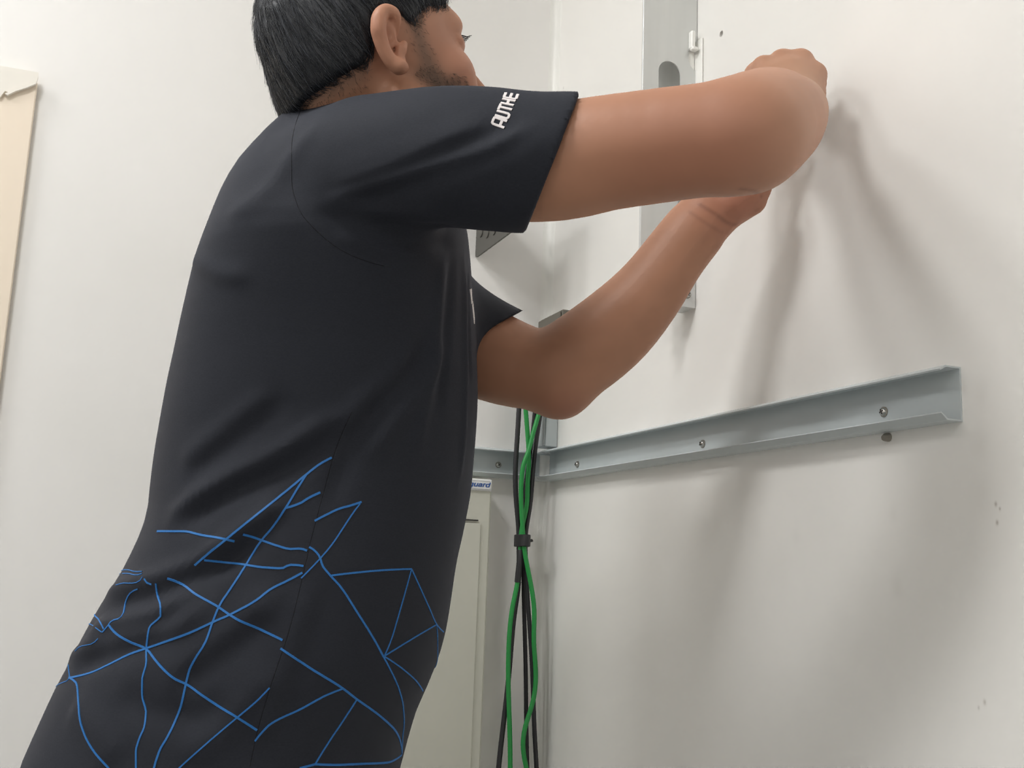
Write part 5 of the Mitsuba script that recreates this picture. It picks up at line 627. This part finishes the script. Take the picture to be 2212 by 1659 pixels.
# ---------------------------------------------------------------- cream panel at the left
pn = thing('wall_panel', 'cream panel with torn white foam along its top, at the left edge', 'panel')
part(pn, 'board', bevel_box([-1.35, -.012, .9], [-.8434, -.0005, 1.7440], .0012), 'm_cream')
torn = sg.Polygon([(-1.35, 1.7560), (-.8945, 1.7560), (-.8434, 1.7572), (-.8428, 1.7505), (-.8440, 1.7432), (-.8500, 1.7425), (-.8530, 1.7405), (-.8560, 1.7370), (-.8630, 1.7330), (-.8720, 1.7265), (-.8790, 1.7180), (-.8840, 1.7190), (-.8890, 1.7085), (-.8960, 1.7110), (-.93, 1.700), (-1.0, 1.706), (-1.35, 1.70)])
part(pn, 'torn_foam', slab(torn, (1, 0, 0), (0, 0, 1), -.0175, -.0122), 'm_foam', label='torn white foam edge')
torn2 = sg.Polygon([(-.8440, 1.7432), (-.8500, 1.7425), (-.8560, 1.7370), (-.8720, 1.7265), (-.8790, 1.7180), (-.8840, 1.7150), (-.8800, 1.7130), (-.8700, 1.7215), (-.8560, 1.7300), (-.8450, 1.7385)])
part(pn, 'peeled_edge', slab(torn2, (1, 0, 0), (0, 0, 1), -.0185, -.0122), 'm_foam')
# ---------------------------------------------------------------- the man: skin, hair, shirt, trousers, shoes
PO, PB = np.array(D['O']), np.array(D['B'])
HO, HA = np.array(D['head_o']), np.array(D['head_axes'])
def head_point(a, b, c): return HO + a * HA[0] + b * HA[1] + c * HA[2]
def add_head(F, detail=True):
    hp = head_point
    F.chain(D['neck'], 0.012)
    F.ellipsoid(hp(.002, .042, 0), HA, (.089, .088, .076), .02)
    F.ellipsoid(hp(-.033, .0, 0), HA, (.046, .056, .058), .02)
    F.ellipsoid(hp(.042, -.02, 0), HA, (.050, .086, .056), .02)
    for s in (-1, 1):
        F.cone(hp(.002, -.045, s * .050), hp(.066, -.090, s * .016), .018, .016, .02)
        F.ball(hp(.065, -.018, s * .041), .022, .026)
        F.cone(hp(.070, -.04, s * .030), hp(.060, -.075, s * .034), .018, .016, .02)
    F.ball(hp(.078, -.094, 0), .018, .02)
    F.cone(hp(.077, .034, -.032), hp(.077, .034, .032), .0145, .0145, .018)
    if not detail: return
    for s in (-1, 1):
        F.ellipsoid(hp(.103, .016, s * .034), HA, (.016, .013, .018), .012, sub=True)
        F.ellipsoid(hp(.0765, .016, s * .032), HA, (.0140, .0125, .0155), .004)
        F.cone(hp(.0865, .0165, s * .020), hp(.0800, .0160, s * .045), .0042, .0036, .004)
    F.cone(hp(.088, .022, 0), hp(.110, -.022, 0), .0085, .0125, .010)
    for s in (-1, 1): F.ball(hp(.098, -.027, s * .013), .0088, .007)
    F.cone(hp(.091, -.053, -.017), hp(.091, -.053, .017), .0075, .0075, .006)
    F.cone(hp(.089, -.063, -.014), hp(.089, -.063, .014), .0080, .0080, .006)
    for m in (1, -1):                                        # the near ear, and its mirror image on the far side
        def mir(rows):
            r = np.array(rows, float)
            if m < 0: r[:, :3] -= 2 * ((r[:, :3] - HO) @ HA[2])[:, None] * HA[2]
            return r
        F.chain(mir(D['ear_plate']), .006)
        F.chain(mir(D['ear_scapha']), .005, sub=True)
        F.chain(mir(D['ear_helix']), .0035)
        F.chain(mir(D['ear_anti']), .003)
        F.chain(mir(D['ear_lobe']), .004)
        F.chain(mir(D['ear_hole']), .003, sub=True)
        F.chain(mir(D['ear_tragus']), .003)
def body_mesh():
    # arms, hands, trunk
    lo, hi = body_box(); F = Field(lo, hi, .0026, PO, PB)
    lc = lambda p: np.asarray(p)
    c = D['torso_axis']
    F.chain([list(p) + [r] for p, r in zip(c, (.045, .075, .088, .085, .10, .11))], .04)
    F.cone(c[0], D['arm_r'][0][:3], .03, .036, .02); F.cone(c[0], D['arm_l'][0][:3], .026, .034, .015)
    F.chain(D['neck'][:3], .03)
    F.chain(D['arm_r'], .006); F.chain(D['fore_r'], .025)
    F.chain(D['arm_l'], .006); F.chain(D['fore_l'], .016); F.chain(D['elbow_l'] + D['elbow_l'], .03)
    for hand in (D['hand_r'], D['hand_l']):
        for p in hand['palm']: F.chain(p, .007)
        for q in hand['finger']: F.chain(q, .0035)
        F.chain(hand['thumb'], .006)
    v1, f1 = keep_largest(*F.mesh(2))
    # head and neck, finer; its open end stays inside the trunk
    pts = head_point(0, .02, 0); L = (pts - PO) @ PB.T
    G = Field(L - np.array([.15, .19, .14]), L + np.array([.14, .14, .14]), .0014, PO, PB)
    add_head(G)
    v2, f2 = keep_largest(*G.mesh(2))
    return v1, f1, v2, f2
def body_box():
    p = np.vstack([np.array(D[k])[:, :3] for k in ('arm_r', 'fore_r', 'arm_l', 'fore_l')] + [np.array(x)[:, :3] for h in ('hand_r', 'hand_l') for x in D[h]['finger']] + [np.array(D['torso_axis'])])
    q = (p - PO) @ PB.T
    return q.min(0) - .09, q.max(0) + .09
def shirt_field(h=.003):
    T = np.array(D['torso']); T = T[np.argsort(T[:, 0])]
    vlo, vhi = D['hem_v'], T[-1, 0]
    p = (np.vstack([np.array(D['sleeve_r'])[:, :3], np.array(D['sleeve_l'])[:, :3]]) - PO) @ PB.T
    lo = np.array([min(T[:, 1].min(), p[:, 0].min()) - .03, vlo - .02, T[:, 3].min() - T[:, 4].max() - .06])
    hi = np.array([max(T[:, 2].max(), p[:, 0].max() + .03) + .03, max(vhi, p[:, 1].max() + .08) + .02, T[:, 3].max() + T[:, 4].max() + .06])
    F = Field(lo, hi, h, PO, PB)
    def fn(x, y, z):
        yy = np.clip(y, vlo, vhi)
        it = lambda k: np.interp(yy.ravel(), T[:, 0], T[:, k]).reshape(yy.shape).astype(np.float32)
        ub, uf, wc, hw = it(1), it(2), it(3), it(4)
        cu, ru = (ub + uf) / 2, (uf - ub) / 2
        e = 2.35
        a, b = np.abs(x - cu) / ru, np.abs(z - wc) / hw
        n = (a ** e + b ** e) ** (1 / e)
        d = (n - 1) * np.minimum(ru, hw) * 0.92
        over = np.maximum(y - vhi, 0) + 0 * d
        return np.where(over > 0, np.sqrt(np.maximum(d, 0) ** 2 + over ** 2), d)
    F.put(F.lo, F.lo + F.n * h, fn)
    # sleeves, each ending at its cuff plane
    for key, cuff in (('sleeve_r', 'cuff_r'), ('sleeve_l', 'cuff_l')):
        G = Field(lo, hi, h, PO, PB); G.chain(D[key], .02)
        G.cut(D[cuff][:3], D[cuff][3:])
        a, b = F.d, G.d; k = .026
        q = np.maximum(k - np.abs(a - b), 0) / k
        F.d = np.minimum(a, b) - q * q * k * .25
    for c, k in zip(D['shoulder'], (.03, .07)): F.cone(c[0][:3], c[1][:3], c[0][3], c[1][3], k)
    return F
def shirt_base(h=.003):
    F = shirt_field(h)
    F.cut(PO + D['hem_v'] * PB[1], -PB[1])
    return keep_largest(*F.mesh(2))
def shirt_mesh():
    v, f = shirt_base()
    n = normals_of(v, f); off = np.zeros(len(v))
    for amp, wid, skew, line in D['folds']:
        d, t = polyline_distance(v, line)
        m = d < wid * 3
        ends = np.clip(np.minimum(t, 1 - t) / .22, 0, 1); ends = ends * ends * (3 - 2 * ends)
        g = np.exp(-(d / wid) ** 2) * ends
        off[m] += (amp * g)[m]
    q = v @ PB.T
    off += .0022 * (meshkit.fbm(np.stack([q[:, 0] * 9 + q[:, 1] * 6, q[:, 1] * 12 - q[:, 0] * 5, q[:, 2] * 7], 1), 2, seed=4) - .5)
    v = v + n * off[:, None]
    return v, f
# ---------------------------------------------------------------- the man, put together
man = thing('person', 'man in a black short-sleeved shirt with blue lines, both hands on the right wall', 'person')
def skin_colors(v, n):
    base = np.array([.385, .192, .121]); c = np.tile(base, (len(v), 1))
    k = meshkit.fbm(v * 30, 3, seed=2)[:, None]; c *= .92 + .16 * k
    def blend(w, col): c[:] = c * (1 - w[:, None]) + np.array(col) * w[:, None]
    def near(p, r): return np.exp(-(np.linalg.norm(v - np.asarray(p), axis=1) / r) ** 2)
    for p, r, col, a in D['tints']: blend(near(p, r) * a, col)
    for line, r, col, a in D['beard'] + D['creases']:
        d, _ = polyline_distance(v, line); blend(np.exp(-(d / r) ** 2) * a, col)
    return c
v1, f1, v2, f2 = body_mesh()
v, f = join([(v1, f1), (v2, f2)]); n = normals_of(v, f)
part(man, 'body', (v, f), 'm_skin', smooth=True, color=skin_colors(v, n), label='brown skin of the head, neck, arms and hands')
sv, sf = shirt_mesh(); sn = normals_of(sv, sf)
shirt = part(man, 'shirt', (sv, sf), 'm_shirt', smooth=True, label='black short-sleeved sports shirt')
def ribbon(pts, w, lift=.0007):
    p = np.array(pts, float)
    from scipy.spatial import cKDTree
    _, i = cKDTree(sv).query(p, k=4); nn = sn[i].mean(1); nn /= np.linalg.norm(nn, axis=1, keepdims=True)
    t = np.gradient(p, axis=0); t /= np.maximum(np.linalg.norm(t, axis=1, keepdims=True), 1e-9)
    s = np.cross(nn, t); s /= np.linalg.norm(s, axis=1, keepdims=True); w = np.broadcast_to(w, len(p))[:, None]
    q = np.stack([p + nn * (lift - .0012) - s * w / 2, p + nn * lift - s * w * .42, p + nn * lift + s * w * .42, p + nn * (lift - .0012) + s * w / 2], 1).reshape(-1, 3); m = len(p)
    f = []
    for k in range(m - 1):
        for j in range(3): a = k * 4 + j; f += [[a, a + 1, a + 5], [a, a + 5, a + 4]]
    return q, np.array(f)
if D['print_lines']: part(shirt, 'line_print', join([ribbon(p, w) for w, p in D['print_lines']]), 'm_print_blue', label='blue angular line print')
if D['seams']: part(shirt, 'seam', join([ribbon(p, .0008, .0003) for p in D['seams']]), 'm_thread')
if D['letters']: part(shirt, 'lettering', join([ribbon(p, w, .0008) for w, p in D['letters']]), 'm_print_white', label='white block letters on the sleeve')
if D['chest']: part(shirt, 'chest_print', join([ribbon(p, w, .0008) for w, p in D['chest']]), 'm_print_white', label='white print at the edge of the chest')
# hair
def polygon_sdf(x, y, poly):
    P = np.array(poly, float); d = np.full(x.shape, 9.0); inside = np.zeros(x.shape, bool)
    for (x0, y0), (x1, y1) in zip(P, np.roll(P, -1, 0)):
        ex, ey = x1 - x0, y1 - y0; t = np.clip(((x - x0) * ex + (y - y0) * ey) / (ex * ex + ey * ey), 0, 1)
        d = np.minimum(d, np.hypot(x - x0 - t * ex, y - y0 - t * ey))
        c = ((y0 > y) != (y1 > y)); inside ^= c & (x < ex * (y - y0) / (ey if abs(ey) > 1e-12 else 1e-12) + x0)
    return np.where(inside, -d, d)
def hair_cap():
    c = (head_point(-.02, .04, 0) - PO) @ PB.T
    G = Field(c - np.array([.14, .17, .13]), c + np.array([.14, .15, .13]), .0018, PO, PB)
    for p, r, k in D['hair_lumps']: G.ellipsoid(head_point(*p), HA, r, k)
    G.chain(D['nape'], .02)
    g = np.stack(np.meshgrid(*[G.lo[k] + G.h * np.arange(G.n[k]) for k in range(3)], indexing='ij'), -1)
    h = (g @ PB + PO - HO) @ HA.T
    s = polygon_sdf(h[..., 0], h[..., 1], D['hairline']).astype(np.float32)
    k = .008; a, b = -G.d, -s; q = np.maximum(k - np.abs(a - b), 0) / k
    G.d = -(np.minimum(a, b) - q * q * k * .25)
    v, f = keep_largest(*G.mesh(2)); n = normals_of(v, f)
    L = (v - HO) @ HA.T
    wob = meshkit.fbm(np.stack([L[:, 0] * 160 + L[:, 1] * 75, L[:, 2] * 120, L[:, 1] * 22 - L[:, 0] * 20], 1), 3, seed=9) - .5
    return v + n * (.0032 * wob)[:, None], f
hv, hf = hair_cap(); hn = normals_of(hv, hf)
hair = part(man, 'hair', (hv, hf), 'm_hair', smooth=True, label='short black hair')
def strands(n, seed, length, r, lift, keep=None):
    from scipy.spatial import cKDTree
    rng = np.random.default_rng(seed); tree = cKDTree(hv)
    L = (hv - HO) @ HA.T
    ok = np.nonzero(keep(L) if keep else np.ones(len(hv), bool))[0]
    i = rng.choice(ok, n); p = hv[i].copy(); out = [p.copy()]; steps = 7
    ln = length * rng.uniform(.6, 1.3, n); jit = rng.normal(0, .13, (n, 3)); bend = rng.normal(0, .12, n)
    for k in range(steps - 1):
        _, j = tree.query(p); nn = hn[j]; loc = (p - HO) @ HA.T
        flow = np.stack([.62 + bend * 1.6 + 5 * np.clip(-loc[:, 1] - .0, -.02, .06), -np.ones(n), np.zeros(n)], 1)
        d = flow @ HA + jit; d -= (d * nn).sum(1, keepdims=True) * nn; d /= np.linalg.norm(d, axis=1, keepdims=True)
        stop = polygon_sdf(loc[:, 0], loc[:, 1], D['hairline']) > rng.uniform(.001, .008, n)
        p = p + d * (ln / (steps - 1) * np.where(stop, .12, 1))[:, None]
        _, j = tree.query(p); off = (((p - hv[j]) * hn[j]).sum(1))
        p = p + hn[j] * (lift * (k + 1) / steps - np.clip(off, -.004, .0))[:, None] * .5
        out.append(p.copy())
    out = np.stack(out, 1); vs, fs = [], []
    for q in range(n):
        v, f = tube(out[q], np.linspace(r, r * .25, steps), 3, caps=False); vs.append(v); fs.append(f + q * steps * 3)
    return np.vstack(vs), np.vstack(fs)
part(hair, 'strands', strands(7000, 3, .030, .00027, .0011), 'm_hair', smooth=True)
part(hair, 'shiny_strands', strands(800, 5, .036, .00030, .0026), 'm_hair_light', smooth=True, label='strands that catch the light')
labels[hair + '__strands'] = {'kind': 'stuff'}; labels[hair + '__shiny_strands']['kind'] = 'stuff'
for s in (-1, 1):
    lash = np.array([[head_point(.0850, .0235, s * (.026 + .003 * k)), head_point(.0900, .0205, s * (.027 + .0034 * k)), head_point(.0940, .0205, s * (.028 + .0038 * k))] for k in range(6)])
    root = tube(lash[:, 0], .0006, 5)
    part(man, 'eyelashes', join([root] + [tube(q, [.0008, .0006, .0003], 4) for q in lash]), 'm_hair')
rng = np.random.default_rng(12); fl = n; stub = []
for line, r, col, a in D['beard']:
    d, _ = polyline_distance(v, line); ok = np.nonzero(d < r * 1.15)[0]
    for i in rng.choice(ok, 190):
        dirn = .75 * n[i] - .55 * HA[1] + .30 * HA[0] + rng.normal(0, .25, 3); dirn /= np.linalg.norm(dirn); L_ = rng.uniform(.0015, .0038)
        q = v[i] + rng.normal(0, .0008, 3); stub.append(tube([q, q + dirn * L_ * .5, q + dirn * L_ - HA[1] * .0008], [.00016, .00013, .00006], 3, caps=False))
k = part(man, 'stubble', join(stub), 'm_stubble', smooth=True, label='short dark stubble of the sideburn, beard and nape'); labels[k]['kind'] = 'stuff'
# trousers and shoes, below the picture
tr = Field([-1.1, -1.1, 0.02], [.1, .1, 1.0], .008)
def leg(side):
    hip, knee, ankle = [np.array(x) for x in D['legs'][side]]
    return hip, knee, ankle
for s in ('r', 'l'):
    hip, knee, ankle = leg(s)
    tr.cone(hip, knee, .098, .072, .04); tr.cone(knee, ankle, .072, .058, .02)
hm = np.mean([D['legs'][s][0] for s in 'rl'], 0)
tr.ellipsoid(hm + [0, 0, .05], np.eye(3), (.125, .165, .12), .05)
tr.cut([0, 0, .035], [0, 0, -1])
part(man, 'trousers', keep_largest(*tr.mesh(2)), 'm_trousers', smooth=True, label='dark trousers')
for s in ('r', 'l'):
    ankle = leg(s)[2]; G = Field(ankle - [.12, .08, .15], ankle + [.24, .08, .05], .005)
    q = ankle * [1, 1, 0]
    G.cone(q + [-.035, 0, .035], q + [.03, 0, .045], .034, .036, .02); G.cone(q + [.03, 0, .040], q + [.15, 0, .028], .040, .028, .03); G.cone(q + [0, 0, .05], q + [-.005, 0, .10], .036, .038, .02)
    G.cut([0, 0, .001], [0, 0, -1])
    part(man, 'shoe', keep_largest(*G.mesh(2)), 'm_shoe', smooth=True, label='dark shoe')
